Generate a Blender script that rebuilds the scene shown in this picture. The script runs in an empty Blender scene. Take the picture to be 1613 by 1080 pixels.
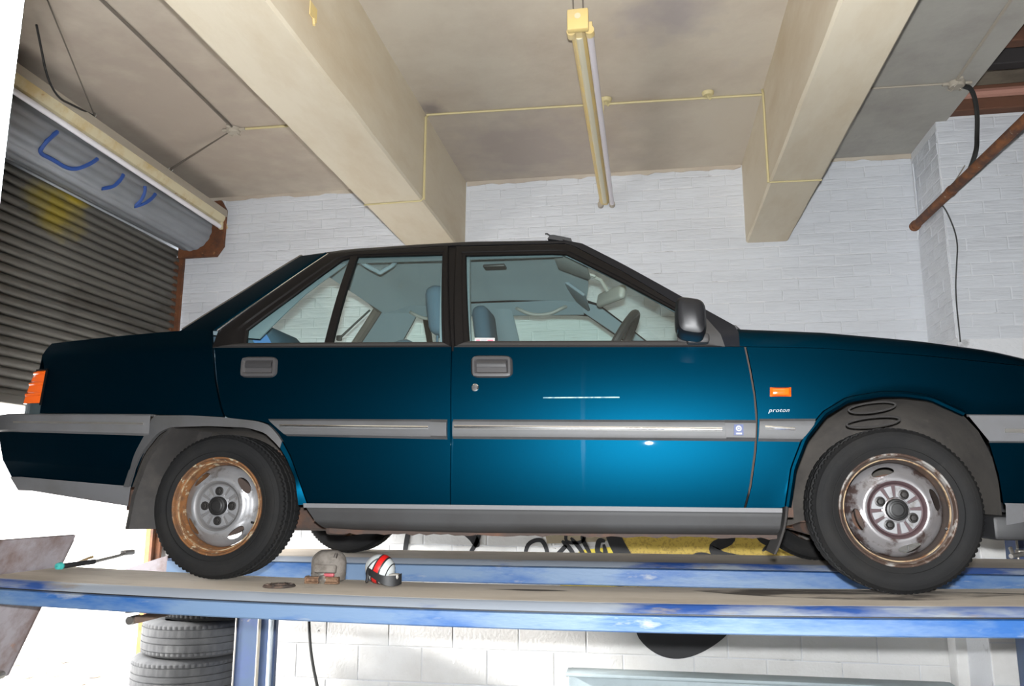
import bpy, bmesh, math, random
from mathutils import Vector, Matrix, noise
random.seed(7)
sc = bpy.context.scene
COL = sc.collection
PI = math.pi

# ------------------------------------------------------------------ camera, sky, sun, flash, exposure
# world units are metres: x runs along the car towards its front, y into the room, z = 0 on the lift runways, floor at z = -1.1
YAW, PITCH, ROLL = 0.1690, 0.1858, 0.0025
CAM = Vector((1.5916, -2.7912, 0.3192))
fw = Vector((-math.sin(YAW) * math.cos(PITCH), math.cos(YAW) * math.cos(PITCH), math.sin(PITCH)))
rt = Vector((math.cos(YAW), math.sin(YAW), 0))
up = rt.cross(fw)
rt, up = rt * math.cos(ROLL) + up * math.sin(ROLL), up * math.cos(ROLL) - rt * math.sin(ROLL)
cd = bpy.data.cameras.new('camera')
cam = bpy.data.objects.new('camera', cd)
COL.objects.link(cam)
cd.sensor_fit = 'HORIZONTAL'
cd.sensor_width = 36
cd.lens = 36 * 1251.2 / 1613
cd.clip_start = 0.02
cam.matrix_world = Matrix(((rt.x, up.x, -fw.x, CAM.x), (rt.y, up.y, -fw.y, CAM.y), (rt.z, up.z, -fw.z, CAM.z), (0, 0, 0, 1)))
sc.camera = cam

w = bpy.data.worlds.new('sky')
sc.world = w
w.use_nodes = True
bg = w.node_tree.nodes['Background']
bg.inputs[0].default_value = (0.93, 0.96, 1.0, 1)
bg.inputs[1].default_value = 13.0

sl = bpy.data.lights.new('sun', 'SUN')
sl.energy = 9.0
sl.angle = math.radians(5)
sl.color = (1, .97, .93)
sun = bpy.data.objects.new('sun', sl)
COL.objects.link(sun)
sun.rotation_euler = Vector((0.80, 0.25, -0.36)).to_track_quat('-Z', 'Y').to_euler()

fl = bpy.data.lights.new('camera_flash', 'SPOT')      # the camera's own flash, just above its lens
fl.energy = 830
fl.color = (.965, .985, 1.0)
fl.spot_size = math.radians(160)
fl.spot_blend = 0.5
fl.shadow_soft_size = 0.02
flash = bpy.data.objects.new('camera_flash', fl)
COL.objects.link(flash)
flash.location = CAM + up * 0.085 - fw * 0.02
flash.rotation_euler = fw.to_track_quat('-Z', 'Y').to_euler()

sc.view_settings.view_transform = 'Standard'
sc.view_settings.look = 'None'
sc.view_settings.gamma = 1
sc.view_settings.use_curve_mapping = False
sc.view_settings.exposure = 0.0

# ------------------------------------------------------------------ helpers
def mat(name, col, rough=.6, metal=0., col2=None, scale=6., lo=.4, hi=.6, stretch=None, world=False, bump=0., bscale=40., coat=0.,
        spec=.5, col3=None, scale3=25., lo3=.6, hi3=.68, detail=6., trans=0., emit=None, coat_rough=.06):
    m = bpy.data.materials.new(name)
    m.use_nodes = True
    nt = m.node_tree
    N, L = nt.nodes, nt.links
    b = N['Principled BSDF']
    b.inputs['Base Color'].default_value = (*col, 1)
    b.inputs['Roughness'].default_value = rough
    b.inputs['Metallic'].default_value = metal
    b.inputs['Specular IOR Level'].default_value = spec
    if coat:
        b.inputs['Coat Weight'].default_value = coat
        b.inputs['Coat Roughness'].default_value = coat_rough
    if trans:
        b.inputs['Transmission Weight'].default_value = trans
    if emit:
        b.inputs['Emission Color'].default_value = (*emit[0], 1)
        b.inputs['Emission Strength'].default_value = emit[1]
    tc = N.new('ShaderNodeTexCoord')
    mp = N.new('ShaderNodeMapping')
    if stretch:
        mp.inputs['Scale'].default_value = stretch
    if world:      # pattern runs on from piece to piece
        L.new(N.new('ShaderNodeNewGeometry').outputs['Position'], mp.inputs['Vector'])
    else:
        L.new(tc.outputs['Object'], mp.inputs['Vector'])
    src = None

    def layer(prev, c, sc_, l, h):
        t = N.new('ShaderNodeTexNoise')
        t.inputs['Scale'].default_value = sc_
        t.inputs['Detail'].default_value = detail
        t.inputs['Roughness'].default_value = .65
        L.new(mp.outputs[0], t.inputs['Vector'])
        r = N.new('ShaderNodeMapRange')
        r.inputs[1].default_value = l
        r.inputs[2].default_value = h
        L.new(t.outputs['Fac'], r.inputs[0])
        x = N.new('ShaderNodeMix')
        x.data_type = 'RGBA'
        L.new(r.outputs[0], x.inputs[0])
        if prev is None:
            x.inputs[6].default_value = (*col, 1)
        else:
            L.new(prev, x.inputs[6])
        x.inputs[7].default_value = (*c, 1)
        return x.outputs[2]
    if col2:
        src = layer(None, col2, scale, lo, hi)
    if col3:
        src = layer(src, col3, scale3, lo3, hi3)
    if src is not None:
        L.new(src, b.inputs['Base Color'])
    if bump:
        t = N.new('ShaderNodeTexNoise')
        t.inputs['Scale'].default_value = bscale
        t.inputs['Detail'].default_value = 5
        L.new(mp.outputs[0], t.inputs['Vector'])
        bp = N.new('ShaderNodeBump')
        bp.inputs['Strength'].default_value = 1.
        bp.inputs['Distance'].default_value = bump
        L.new(t.outputs['Fac'], bp.inputs['Height'])
        L.new(bp.outputs[0], b.inputs['Normal'])
    return m


def glass_mat(name, tint, gloss=.06):
    m = bpy.data.materials.new(name)
    m.use_nodes = True
    nt = m.node_tree
    N, L = nt.nodes, nt.links
    N.remove(N['Principled BSDF'])
    o = N['Material Output']
    t = N.new('ShaderNodeBsdfTransparent')
    t.inputs[0].default_value = (*tint, 1)
    g = N.new('ShaderNodeBsdfGlossy')
    g.inputs['Roughness'].default_value = .02
    f = N.new('ShaderNodeFresnel')
    ge = N.new('ShaderNodeNewGeometry')
    mr_ = N.new('ShaderNodeMapRange')      # the pane has two faces: both reflect like glass seen from the air
    mr_.inputs[3].default_value = 1.35
    mr_.inputs[4].default_value = 1 / 1.35
    L.new(ge.outputs['Backfacing'], mr_.inputs[0])
    L.new(mr_.outputs[0], f.inputs[0])
    x = N.new('ShaderNodeMixShader')
    L.new(f.outputs[0], x.inputs[0])
    L.new(t.outputs[0], x.inputs[1])
    L.new(g.outputs[0], x.inputs[2])
    L.new(x.outputs[0], o.inputs[0])
    return m


def rounded(P, n=5, k=.5):
    """corner-cutting of an open polyline, ends kept"""
    P = [Vector(p) for p in P]
    for _ in range(n):
        Q = [P[0]]
        for a, b in zip(P, P[1:]):
            Q += [a.lerp(b, .25), a.lerp(b, .75)]
        Q.append(P[-1])
        P = Q
    return P


ORG = {}


class MB:
    """collects vertices and faces in world coordinates, then links them as ONE mesh object"""
    def __init__(s):
        s.v, s.f, s.mi = [], [], []

    def add(s, vs, fs, mi=0):
        n = len(s.v)
        s.v += [tuple(p) for p in vs]
        s.f += [tuple(i + n for i in f) for f in fs]
        s.mi += [mi] * len(fs)
        return s

    def box(s, x0, x1, y0, y1, z0, z1, mi=0):
        vs = [(x, y, z) for z in (z0, z1) for y in (y0, y1) for x in (x0, x1)]
        return s.add(vs, [(0, 2, 3, 1), (4, 5, 7, 6), (0, 1, 5, 4), (2, 6, 7, 3), (0, 4, 6, 2), (1, 3, 7, 5)], mi)

    def rbox(s, c, size, r=.02, rot=None, seg=2, mi=0, taper=None):
        """box with rounded edges"""
        bm = bmesh.new()
        bmesh.ops.create_cube(bm, size=1)
        for v in bm.verts:
            v.co = Vector((v.co.x * size[0], v.co.y * size[1], v.co.z * size[2]))
            if taper and v.co.z > 0:
                v.co.x *= taper[0]
                v.co.y *= taper[1]
        bmesh.ops.bevel(bm, geom=bm.edges[:], offset=r, segments=seg, affect='EDGES', profile=.5)
        M = Matrix.Translation(Vector(c)) @ (rot.to_4x4() if rot else Matrix.Identity(4))
        bm.verts.index_update()
        s.add([M @ v.co for v in bm.verts], [[v.index for v in f.verts] for f in bm.faces], mi)
        bm.free()
        return s

    def tube(s, pts, r, n=8, cap=True, mi=0, closed=False):
        pts = [Vector(p) for p in pts]
        k = len(pts)
        rs = r if isinstance(r, (list, tuple)) else [r] * k
        rings = []
        ref = None
        for i, p in enumerate(pts):
            a = pts[(i - 1) % k] if (i > 0 or closed) else p
            b = pts[(i + 1) % k] if (i < k - 1 or closed) else p
            d = (b - a).normalized()
            if ref is None:
                ref = Vector((0, 0, 1)) if abs(d.z) < .9 else Vector((1, 0, 0))
            u = d.cross(ref)
            if u.length < 1e-5:
                u = d.orthogonal()
            u.normalize()
            v = u.cross(d).normalized()
            ref = v
            rings.append([p + (u * math.cos(2 * PI * j / n) + v * math.sin(2 * PI * j / n)) * rs[i] for j in range(n)])
        vs = [q for g in rings for q in g]
        fs = []
        for i in range(k if closed else k - 1):
            for j in range(n):
                i2 = (i + 1) % k
                fs.append((i * n + j, i * n + (j + 1) % n, i2 * n + (j + 1) % n, i2 * n + j))
        if cap and not closed:
            fs.append(tuple(range(n - 1, -1, -1)))
            fs.append(tuple((k - 1) * n + j for j in range(n)))
        return s.add(vs, fs, mi)

    def lathe(s, prof, c, axis, n=48, mod=None, mi=0, a0=0., a1=2 * PI):
        """prof = [(radius, distance along axis)]"""
        axis = Vector(axis).normalized()
        u = axis.orthogonal().normalized()
        if abs(axis.y) > .9:
            u = Vector((1, 0, 0))
        v = axis.cross(u)
        full = abs(a1 - a0 - 2 * PI) < 1e-6
        m = n if full else n + 1
        vs = []
        for j in range(m):
            a = a0 + (a1 - a0) * j / n
            d = u * math.cos(a) + v * math.sin(a)
            for i, (r, h) in enumerate(prof):
                rr = r + (mod(j, i) if mod else 0)
                vs.append(Vector(c) + d * rr + axis * h)
        k = len(prof)
        fs = []
        for j in range(n):
            j2 = (j + 1) % m
            for i in range(k - 1):
                fs.append((j * k + i, j2 * k + i, j2 * k + i + 1, j * k + i + 1))
        return s.add(vs, fs, mi)

    def prism(s, poly, fn, t0, t1, mi=0):
        """polygon (a,b) extruded: fn(a,b,t) gives the point"""
        n = len(poly)
        vs = [fn(a, b, t0) for a, b in poly] + [fn(a, b, t1) for a, b in poly]
        fs = [tuple(range(n)), tuple(range(2 * n - 1, n - 1, -1))]
        for i in range(n):
            j = (i + 1) % n
            fs.append((j, i, i + n, j + n))
        return s.add(vs, fs, mi)

    def loft(s, secs, closed=True, cap=True, mi=0):
        n = len(secs[0])
        vs = [p for q in secs for p in q]
        fs = []
        for i in range(len(secs) - 1):
            for j in range(n if closed else n - 1):
                j2 = (j + 1) % n
                fs.append((i * n + j, i * n + j2, (i + 1) * n + j2, (i + 1) * n + j))
        if cap and closed:
            fs.append(tuple(range(n - 1, -1, -1)))
            fs.append(tuple((len(secs) - 1) * n + j for j in range(n)))
        return s.add(vs, fs, mi)

    def mesh(s, name, mats, org=(0, 0, 0), smooth=35., recalc=True):
        me = bpy.data.meshes.new(name)
        o = Vector(org)
        me.from_pydata([Vector(p) - o for p in s.v], [], s.f)
        if not isinstance(mats, (list, tuple)):
            mats = [mats]
        for m in mats:
            me.materials.append(m)
        if len(mats) > 1:
            me.polygons.foreach_set('material_index', s.mi)
        if recalc:
            bm = bmesh.new()
            bm.from_mesh(me)
            bmesh.ops.recalc_face_normals(bm, faces=bm.faces)
            bm.to_mesh(me)
            bm.free()
        me.update()
        if smooth:
            me.polygons.foreach_set('use_smooth', [True] * len(me.polygons))
            me.set_sharp_from_angle(angle=math.radians(smooth))
        return me

    def build(s, name, mats, parent=None, org=None, label=None, smooth=35., recalc=True, kind=None):
        if org is None:
            if parent is not None:
                org = ORG[parent]
            else:
                xs = [p[0] for p in s.v]; ys = [p[1] for p in s.v]; zs = [p[2] for p in s.v]
                org = ((min(xs) + max(xs)) / 2, (min(ys) + max(ys)) / 2, min(zs))
        o = bpy.data.objects.new(name, s.mesh(name, mats, org, smooth, recalc))
        COL.objects.link(o)
        ORG[o] = Vector(org)
        if parent is not None:
            o.parent = parent
        else:
            o.location = org
        if label:
            o['label'] = label
        if kind:
            o['kind'] = kind
        return o


def tag(o, label, cat, group=None):
    o['label'] = label
    o['category'] = cat
    if group:
        o['group'] = group
    return o


def thing(name, label, cat, loc=(0, 0, 0), group=None):
    o = bpy.data.objects.new(name, None)
    o.empty_display_size = .1
    COL.objects.link(o)
    o.location = loc
    ORG[o] = Vector(loc)
    return tag(o, label, cat, group)


def struct(o, label=None):
    o['kind'] = 'structure'
    if label:
        o['label'] = label
    return o


def dup(o, parent=None):
    """a copy of one object (mesh shared) and, level by level, of its children"""
    c = o.copy()
    COL.objects.link(c)
    ORG[c] = ORG.get(o, Vector())
    if parent is not None:
        c.parent = parent
    for ch in list(o.children):
        dup(ch, c)
    return c


# ------------------------------------------------------------------ materials
WHITE = mat('white_wall_paint', (.60, .62, .655), .7, col2=(.54, .555, .585), scale=2.5, lo=.45, hi=.75, bump=.006, bscale=22,
            col3=(.34, .33, .325), scale3=9, lo3=.70, hi3=.77, stretch=(.35, 1, 2.4), world=True)
WHITE_LOW = mat('white_block_paint', (.74, .735, .72), .7, col2=(.63, .615, .59), scale=2, lo=.45, hi=.75, bump=.003, bscale=50,
                col3=(.16, .15, .14), scale3=11, lo3=.70, hi3=.75, world=True)
JOINT = mat('painted_joint', (.68, .69, .71), .8, col2=(.30, .30, .30), scale=5, lo=.58, hi=.70, bump=.003, bscale=60)
BLKJOINT = mat('block_joint', (.5, .49, .47), .8, col2=(.1, .1, .1), scale=4, lo=.45, hi=.6)
CEIL = mat('ceiling_plaster', (.50, .445, .365), .85, col2=(.40, .335, .27), scale=1.1, lo=.42, hi=.68, bump=.002, bscale=14,
           col3=(.42, .37, .34), scale3=2.3, lo3=.62, hi3=.8)
BEAMM = mat('beam_paint', (.60, .535, .42), .8, col2=(.50, .41, .285), scale=2.2, lo=.45, hi=.72, stretch=(1, .35, 1), bump=.0015, bscale=25)
SLABM = mat('grey_slab', (.40, .385, .345), .85, col2=(.33, .31, .28), scale=2.5, lo=.45, hi=.7, bump=.002, bscale=20)
RUST = mat('rusty_steel', (.16, .058, .022), .75, col2=(.07, .03, .017), scale=9, lo=.4, hi=.65, bump=.001, bscale=60, col3=(.30, .15, .06), scale3=30, lo3=.62, hi3=.7)
PIPER = mat('rusted_paint_pipe', (.21, .075, .022), .7, col2=(.09, .035, .018), scale=14, lo=.4, hi=.6, col3=(.34, .29, .22), scale3=20, lo3=.66, hi3=.70, bump=.001, bscale=80)
CONC = mat('concrete_floor', (.33, .32, .30), .8, col2=(.24, .23, .22), scale=2, lo=.4, hi=.7, bump=.002, bscale=30)
SLATM = mat('galvanised_slat', (.135, .128, .112), .5, .3, col2=(.085, .08, .07), scale=2.5, lo=.4, hi=.7, stretch=(1, .3, 1),
            col3=(.055, .048, .038), scale3=5, lo3=.58, hi3=.72, world=True)
def spray(m, ctr, rad, col):
    """soft-edged spray paint on a real surface, at a fixed place in the room"""
    nt = m.node_tree
    N, L = nt.nodes, nt.links
    b = N['Principled BSDF']
    prev = b.inputs['Base Color'].links[0].from_socket
    g = N.new('ShaderNodeNewGeometry')
    s1 = N.new('ShaderNodeVectorMath'); s1.operation = 'SUBTRACT'; s1.inputs[1].default_value = ctr
    s2 = N.new('ShaderNodeVectorMath'); s2.operation = 'DIVIDE'; s2.inputs[1].default_value = rad
    s3 = N.new('ShaderNodeVectorMath'); s3.operation = 'LENGTH'
    L.new(g.outputs['Position'], s1.inputs[0]); L.new(s1.outputs[0], s2.inputs[0]); L.new(s2.outputs[0], s3.inputs[0])
    t = N.new('ShaderNodeTexNoise'); t.inputs['Scale'].default_value = 7; t.inputs['Detail'].default_value = 5
    L.new(g.outputs['Position'], t.inputs['Vector'])
    a = N.new('ShaderNodeMath'); a.operation = 'MULTIPLY_ADD'; a.inputs[1].default_value = 1.1
    L.new(t.outputs['Fac'], a.inputs[0]); L.new(s3.outputs['Value'], a.inputs[2])
    r = N.new('ShaderNodeMapRange'); r.inputs[1].default_value = 1.45; r.inputs[2].default_value = .75
    r.inputs[3].default_value = 0; r.inputs[4].default_value = .85
    L.new(a.outputs[0], r.inputs[0])
    x = N.new('ShaderNodeMix'); x.data_type = 'RGBA'
    L.new(r.outputs[0], x.inputs[0]); L.new(prev, x.inputs[6]); x.inputs[7].default_value = (*col, 1)
    L.new(x.outputs[2], b.inputs['Base Color'])


spray(CEIL, (1.76, .78, 2.6), (.34, .30, .2), (.33, .29, .28))          # old damp stains
spray(CEIL, (.82, 2.2, 2.6), (.95, .85, .2), (.37, .315, .285))
spray(CEIL, (.36, 1.52, 2.6), (.12, .12, .2), (.22, .19, .18))
spray(CEIL, (-1.2, 1.3, 2.6), (1.3, 2.2, .2), (.36, .30, .25))
spray(SLATM, (-1.97, 1.32, 2.03), (.3, .32, .22), (.30, .23, .02))
spray(SLATM, (-1.97, 1.46, 2.16), (.3, .22, .05), (.45, .33, .02))
DRUMM = mat('bright_galvanised', (.27, .285, .31), .5, .4, col2=(.17, .18, .195), scale=3, lo=.4, hi=.7, stretch=(1, .25, 1))
YPAINT = mat('yellow_spray', (.55, .40, .02), .7)
BSPRAY = mat('blue_spray', (.02, .07, .28), .6)
BLUE = mat('worn_blue_steel', (.125, .195, .305), .5, .1, col2=(.016, .085, .27), scale=3.4, lo=.46, hi=.62, stretch=(.35, 1, 1.6),
           col3=(.26, .29, .33), scale3=7, lo3=.58, hi3=.66, bump=.0006, bscale=90)
BLUELIP = mat('chipped_blue_lip', (.34, .38, .44), .4, .15, col2=(.03, .09, .32), scale=3.2, lo=.53, hi=.63, stretch=(.3, 1, 1),
              col3=(.30, .27, .24), scale3=8, lo3=.58, hi3=.66)
DECK = mat('dusty_deck', (.60, .535, .455), .8, col2=(.45, .39, .32), scale=3, lo=.45, hi=.65, stretch=(.35, 1, 1), bump=.0012, bscale=70,
           col3=(.17, .15, .135), scale3=7, lo3=.66, hi3=.76)
POSTB = mat('lift_post_blue', (.07, .105, .18), .45, .2, col2=(.07, .10, .22), scale=5, lo=.45, hi=.65, col3=(.30, .26, .22), scale3=14, lo3=.65, hi3=.72)
CHROME = mat('chrome', (.75, .76, .78), .18, 1.)
STEEL = mat('bare_steel', (.45, .43, .40), .4, .9)
PAINT = mat('metallic_teal_paint', (.0003, .0185, .036), .45, 1., coat=.03, spec=.3, coat_rough=.02)
GREYPL = mat('grey_bumper_plastic', (.105, .105, .11), .5, col2=(.088, .086, .084), scale=5, lo=.45, hi=.7, spec=.4)
GREYTR = mat('grey_trim_plastic', (.060, .060, .062), .55, col2=(.05, .049, .048), scale=7, lo=.45, hi=.7)
SILLM = mat('grey_sill', (.034, .034, .035), .6, spec=.3, col2=(.027, .026, .026), scale=4, lo=.42, hi=.66, col3=(.09, .04, .018), scale3=13, lo3=.715, hi3=.745)
FRAME = mat('window_frame_black', (.0055, .0048, .0048), .5, spec=.15)
WAIST = mat('waist_rubber', (.026, .024, .023), .7, spec=.2)
RUBBER = mat('black_rubber', (.012, .012, .013), .55)
BLACKPL = mat('black_mirror_plastic', (.006, .006, .007), .42, spec=.3)
MIRTRI = mat('grey_mirror_foot', (.026, .025, .025), .55)
LINER = mat('dirty_arch_liner', (.05, .044, .038), .9, col2=(.033, .029, .026), scale=8, lo=.42, hi=.64, col3=(.08, .07, .06), scale3=14, lo3=.66, hi3=.75, bump=.001, bscale=50)
FLAPM = mat('mudflap_rubber', (.02, .018, .017), .8, col2=(.034, .03, .027), scale=10, lo=.5, hi=.7)
UNDER = mat('underbody', (.045, .03, .024), .85, col2=(.10, .045, .025), scale=7, lo=.5, hi=.7)
GLASS = glass_mat('tinted_glass', (.925, .975, .962))
TRIMIN = mat('interior_trim', (.15, .20, .225), .8)
HEADL = mat('headliner_cloth', (.33, .42, .46), .9)
SEATM = mat('seat_cloth', (.045, .085, .12), .9, bump=.0006, bscale=200)
BELTM = mat('seat_belt', (.06, .16, .36), .7)
DASH = mat('dash_black', (.012, .012, .013), .6)
BEIGE = mat('beige_plastic', (.25, .25, .23), .5)
TYRE = mat('tyre_rubber', (.0065, .0065, .0068), .8, spec=.25, col2=(.0105, .0098, .0092), scale=7, lo=.42, hi=.66, col3=(.022, .021, .020), scale3=16, lo3=.66, hi3=.78, bump=.0006, bscale=90)
OLDTYRE = mat('old_tyre_rubber', (.045, .045, .046), .85, col2=(.075, .075, .074), scale=5, lo=.42, hi=.66, bump=.0008, bscale=60)
SILVER = mat('wheel_silver', (.29, .29, .30), .38, .55, col2=(.15, .135, .125), scale=16, lo=.55, hi=.68)
SILVER2 = mat('wheel_silver_brown', (.27, .26, .265), .34, .55, col2=(.075, .05, .045), scale=11, lo=.50, hi=.60)
RUSTR = mat('rim_rust_orange', (.165, .066, .018), .8, col2=(.09, .042, .018), scale=22, lo=.42, hi=.6, col3=(.30, .25, .17), scale3=30, lo3=.575, hi3=.64, bump=.0008, bscale=120)
RUSTF = mat('rim_rust_brown', (.055, .034, .026), .6, .2, col2=(.11, .05, .022), scale=12, lo=.5, hi=.62, col3=(.26, .25, .235), scale3=12, lo3=.53, hi3=.60, bump=.0006, bscale=120)
RECESS = mat('wheel_recess_brown', (.06, .035, .038), .55, .2)
HUBBL = mat('hub_black', (.008, .0076, .0076), .5)
LUGM = mat('lug_dark', (.028, .026, .025), .45, .5)
ORANGE = mat('orange_lens', (.75, .11, .006), .22, coat=.6, emit=None)
BADGE = mat('badge_chrome', (.28, .28, .29), .3, 1.)
EMBL = mat('emblem_blue', (.006, .022, .11), .5)
EMBW = mat('emblem_white', (.36, .36, .36), .5)
PINK = mat('sticker_pink', (.65, .10, .16), .5)
YELLOWED = mat('yellowed_batten', (.66, .50, .20), .5, col2=(.60, .48, .26), scale=6, lo=.42, hi=.62, col3=(.40, .23, .05), scale3=5, lo3=.62, hi3=.75)
CREAMB = mat('cream_batten', (.62, .55, .37), .5, col2=(.52, .40, .2), scale=4, lo=.5, hi=.65, col3=(.30, .13, .03), scale3=18, lo3=.67, hi3=.71)
TUBEG = mat('unlit_tube_glass', (.62, .58, .62), .25)
TUBEW = mat('white_tube_glass', (.75, .73, .76), .25)
CORDM = mat('grey_cord', (.13, .11, .09), .8)
CABLEM = mat('black_cable', (.015, .015, .014), .6)
CREAMC = mat('cream_conduit', (.48, .41, .22), .6)
HOLDER = mat('dusty_holder', (.36, .32, .26), .6)
GRBLACK = mat('graffiti_black', (.016, .016, .018), .6)
GRYEL = mat('graffiti_yellow', (.60, .43, .08), .6, col2=(.40, .27, .05), scale=60, lo=.5, hi=.6)
GRYEL2 = mat('graffiti_bright_yellow', (.75, .60, .06), .6)
GRTAN = mat('graffiti_tan', (.38, .32, .22), .6)
PALEBL = mat('pale_blue_grey_paint', (.42, .50, .53), .5, col2=(.36, .43, .46), scale=5, lo=.45, hi=.65)
RAMPM = mat('rusty_grey_ramp', (.34, .31, .33), .65, .1, col2=(.21, .155, .145), scale=6, lo=.42, hi=.62, col3=(.36, .14, .05), scale3=4.5, lo3=.60, hi3=.68, bump=.0015, bscale=45)
OUTW = mat('outside_render', (.80, .77, .72), .8)
TANST = mat('tan_masonry', (.66, .53, .40), .8, col2=(.75, .66, .55), scale=4, lo=.45, hi=.6)
STONE = mat('rubble_stone', (.62, .56, .50), .85, col2=(.5, .42, .36), scale=9, lo=.45, hi=.6)
GROUND = mat('outside_ground', (.68, .64, .58), .9, col2=(.5, .46, .42), scale=8, lo=.45, hi=.65)
TIMBER = mat('old_timber', (.13, .055, .03), .8, col2=(.07, .035, .022), scale=5, lo=.45, hi=.65, stretch=(.3, 1, 1))
ROOFM = mat('roof_boards', (.24, .20, .15), .85, col2=(.15, .115, .085), scale=3, lo=.45, hi=.65)
DARKW = mat('dark_wood', (.03, .026, .026), .8)
DUSTY = mat('dusty_grey_plastic', (.17, .15, .13), .8, col2=(.11, .095, .08), scale=30, lo=.45, hi=.62, bump=.0008, bscale=140)
BRONZE = mat('rusty_bronze', (.26, .16, .10), .5, .6, col2=(.14, .08, .05), scale=60, lo=.45, hi=.6)
REDPL = mat('red_plastic', (.50, .012, .010), .35)
PINKRED = mat('faded_red', (.36, .07, .085), .5)
WHITEPL = mat('white_plastic', (.46, .48, .48), .28, coat=.4)
GREENB = mat('teal_plastic', (.05, .35, .32), .4)

# ------------------------------------------------------------------ the room
FZ, CZ, BY, LX = -1.1, 2.6, 2.70, -1.98
floor = struct(MB().box(LX - .2, 6.2, -5.2, 2.9, FZ - .15, FZ).build('floor', CONC), 'bare grey concrete workshop floor under the lift')
ceiling = struct(MB().box(-2.2, 2.45, -5.2, 2.9, CZ, CZ + .15).build('ceiling', CEIL), 'tan plastered ceiling bays between the beams')
struct(MB().box(2.45, 3.482, -5.2, 2.9, CZ, CZ + .15).build('ceiling', SLABM), 'grey ceiling strip between right beam and open roof void')
wall_back = struct(MB().box(LX, 3.45, BY + .003, 2.9, FZ, CZ).build('wall_back', JOINT), 'white painted brick and block wall behind the car')
wall_step = struct(MB().box(3.42, 6.2, 2.213, 2.9, FZ, 2.66).build('wall_back_right', JOINT), 'white brick wall section standing forward at the far right')
struct(MB().box(3.42, 6.2, 2.5, 2.9, 2.66, 2.97).build('wall_back_right', CONC))
struct(MB().box(6.0, 6.2, -5.2, 2.3, FZ, 3.1).build('wall_right', CONC))
struct(MB().box(LX - .2, 6.2, -5.2, -5.0, FZ, 3.1).build('wall_front', CONC))
wl = MB().box(LX - .22, LX, -5.0, .12, FZ, CZ).box(LX - .22, LX - .06, .12, 2.9, 1.9, CZ).box(LX - .22, LX - .02, 2.66, 2.9, FZ, 1.9)
struct(wl.build('wall_left', WHITE))
struct(MB().box(3.482, 6.2, -5.2, 2.9, 2.96, 3.05).build('ceiling', ROOFM), 'brown boarded roof void above the right-hand wall')
struct(MB().box(3.35, 3.482, -5.2, 2.4, CZ + .15, 3.05).build('trim_3', SLABM))


def beam(x0, x1, z0, name, label):
    b = MB()
    secs = []
    random.seed(int(x0 * 100) + 5)
    for i in range(31):
        y = -4.99 + i * (BY + .05 + 4.99) / 30
        j = lambda a=.003: random.uniform(-a, a)
        secs.append([(x0 + j(), y, CZ + .05), (x0 + j(), y, z0 + .012), (x0 + .012, y, z0 + j(.002)), (x1 - .012, y, z0 + j(.002)), (x1 + j(), y, z0 + .012), (x1 + j(), y, CZ + .05)])
    o = struct(b.loft(secs).build(name, BEAMM, smooth=25), label)
    return o


beamL = beam(-.075, .302, 2.04, 'trim_1', 'cream painted concrete ceiling beam left of the hanging light')
beamR = beam(2.302, 2.585, 2.025, 'trim_2', 'cream painted concrete ceiling beam right of the hanging light')
MB().box(.302, .306, -.085, -.02, 2.20, 2.26).tube([(.306, -.05, 2.2), (.31, -.052, 2.17)], .006).build('fixing_plate', YELLOWED, beamL, label='small yellowed plate left on the beam face')
cp_ = MB()
cp_.tube([(.312, 1.60, 2.592), (.309, 1.575, 2.57), (.309, 1.572, 2.04)], .008, 6)
cp_.tube([(.309, 1.572, 2.05), (.29, 1.575, 2.034), (-.07, 1.585, 2.034)], .005, 6)
cp_.build('wiring_conduit', CREAMC, beamL, label='cream wiring conduit run over the beam')
cp_ = MB()
cp_.tube([(2.295, 1.60, 2.592), (2.294, 1.575, 2.56), (2.294, 1.575, 2.02)], .007, 6)
cp_.tube([(2.30, 1.575, 2.02), (2.58, 1.585, 2.019)], .005, 6)
cp_.build('wiring_conduit', CREAMC, beamR, label='cream wiring conduit run over the beam')

# ---- painted bricks of the back wall: the 300 that show largest are objects, the rest one mesh
def brick_mesh(name, L, H, D, seed, bev=.0045, jit=.0022, m=WHITE):
    random.seed(seed)
    r = lambda a: random.uniform(-a, a)
    b = MB()
    nx = 3
    back = [(-L / 2 + L * i / nx, D, z) for z in (-H / 2, H / 2) for i in range(nx + 1)]
    mid = [(-L / 2 + L * i / nx, bev * .40 + r(.0004), z + r(jit)) for z in (-H / 2, H / 2) for i in range(nx + 1)]
    fr = [(-L / 2 + L * i / nx + (bev if i == 0 else -bev if i == nx else 0), r(.0006), (z + (bev if z < 0 else -bev)) + r(jit)) for z in (-H / 2, H / 2) for i in range(nx + 1)]
    n = nx + 1
    fs = []
    for i in range(nx):
        fs.append((2 * n * 2 + i, 2 * n * 2 + i + 1, 2 * n * 2 + n + i + 1, 2 * n * 2 + n + i))
    loop = list(range(n)) + list(range(2 * n - 1, n - 1, -1))
    for A, B in ((2 * n, 4 * n), (0, 2 * n)):
        for k in range(len(loop)):
            p, q = loop[k], loop[(k + 1) % len(loop)]
            fs.append((p + A, q + A, q + B, p + B))
    b.add(back + mid + fr, fs)
    return b


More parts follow.
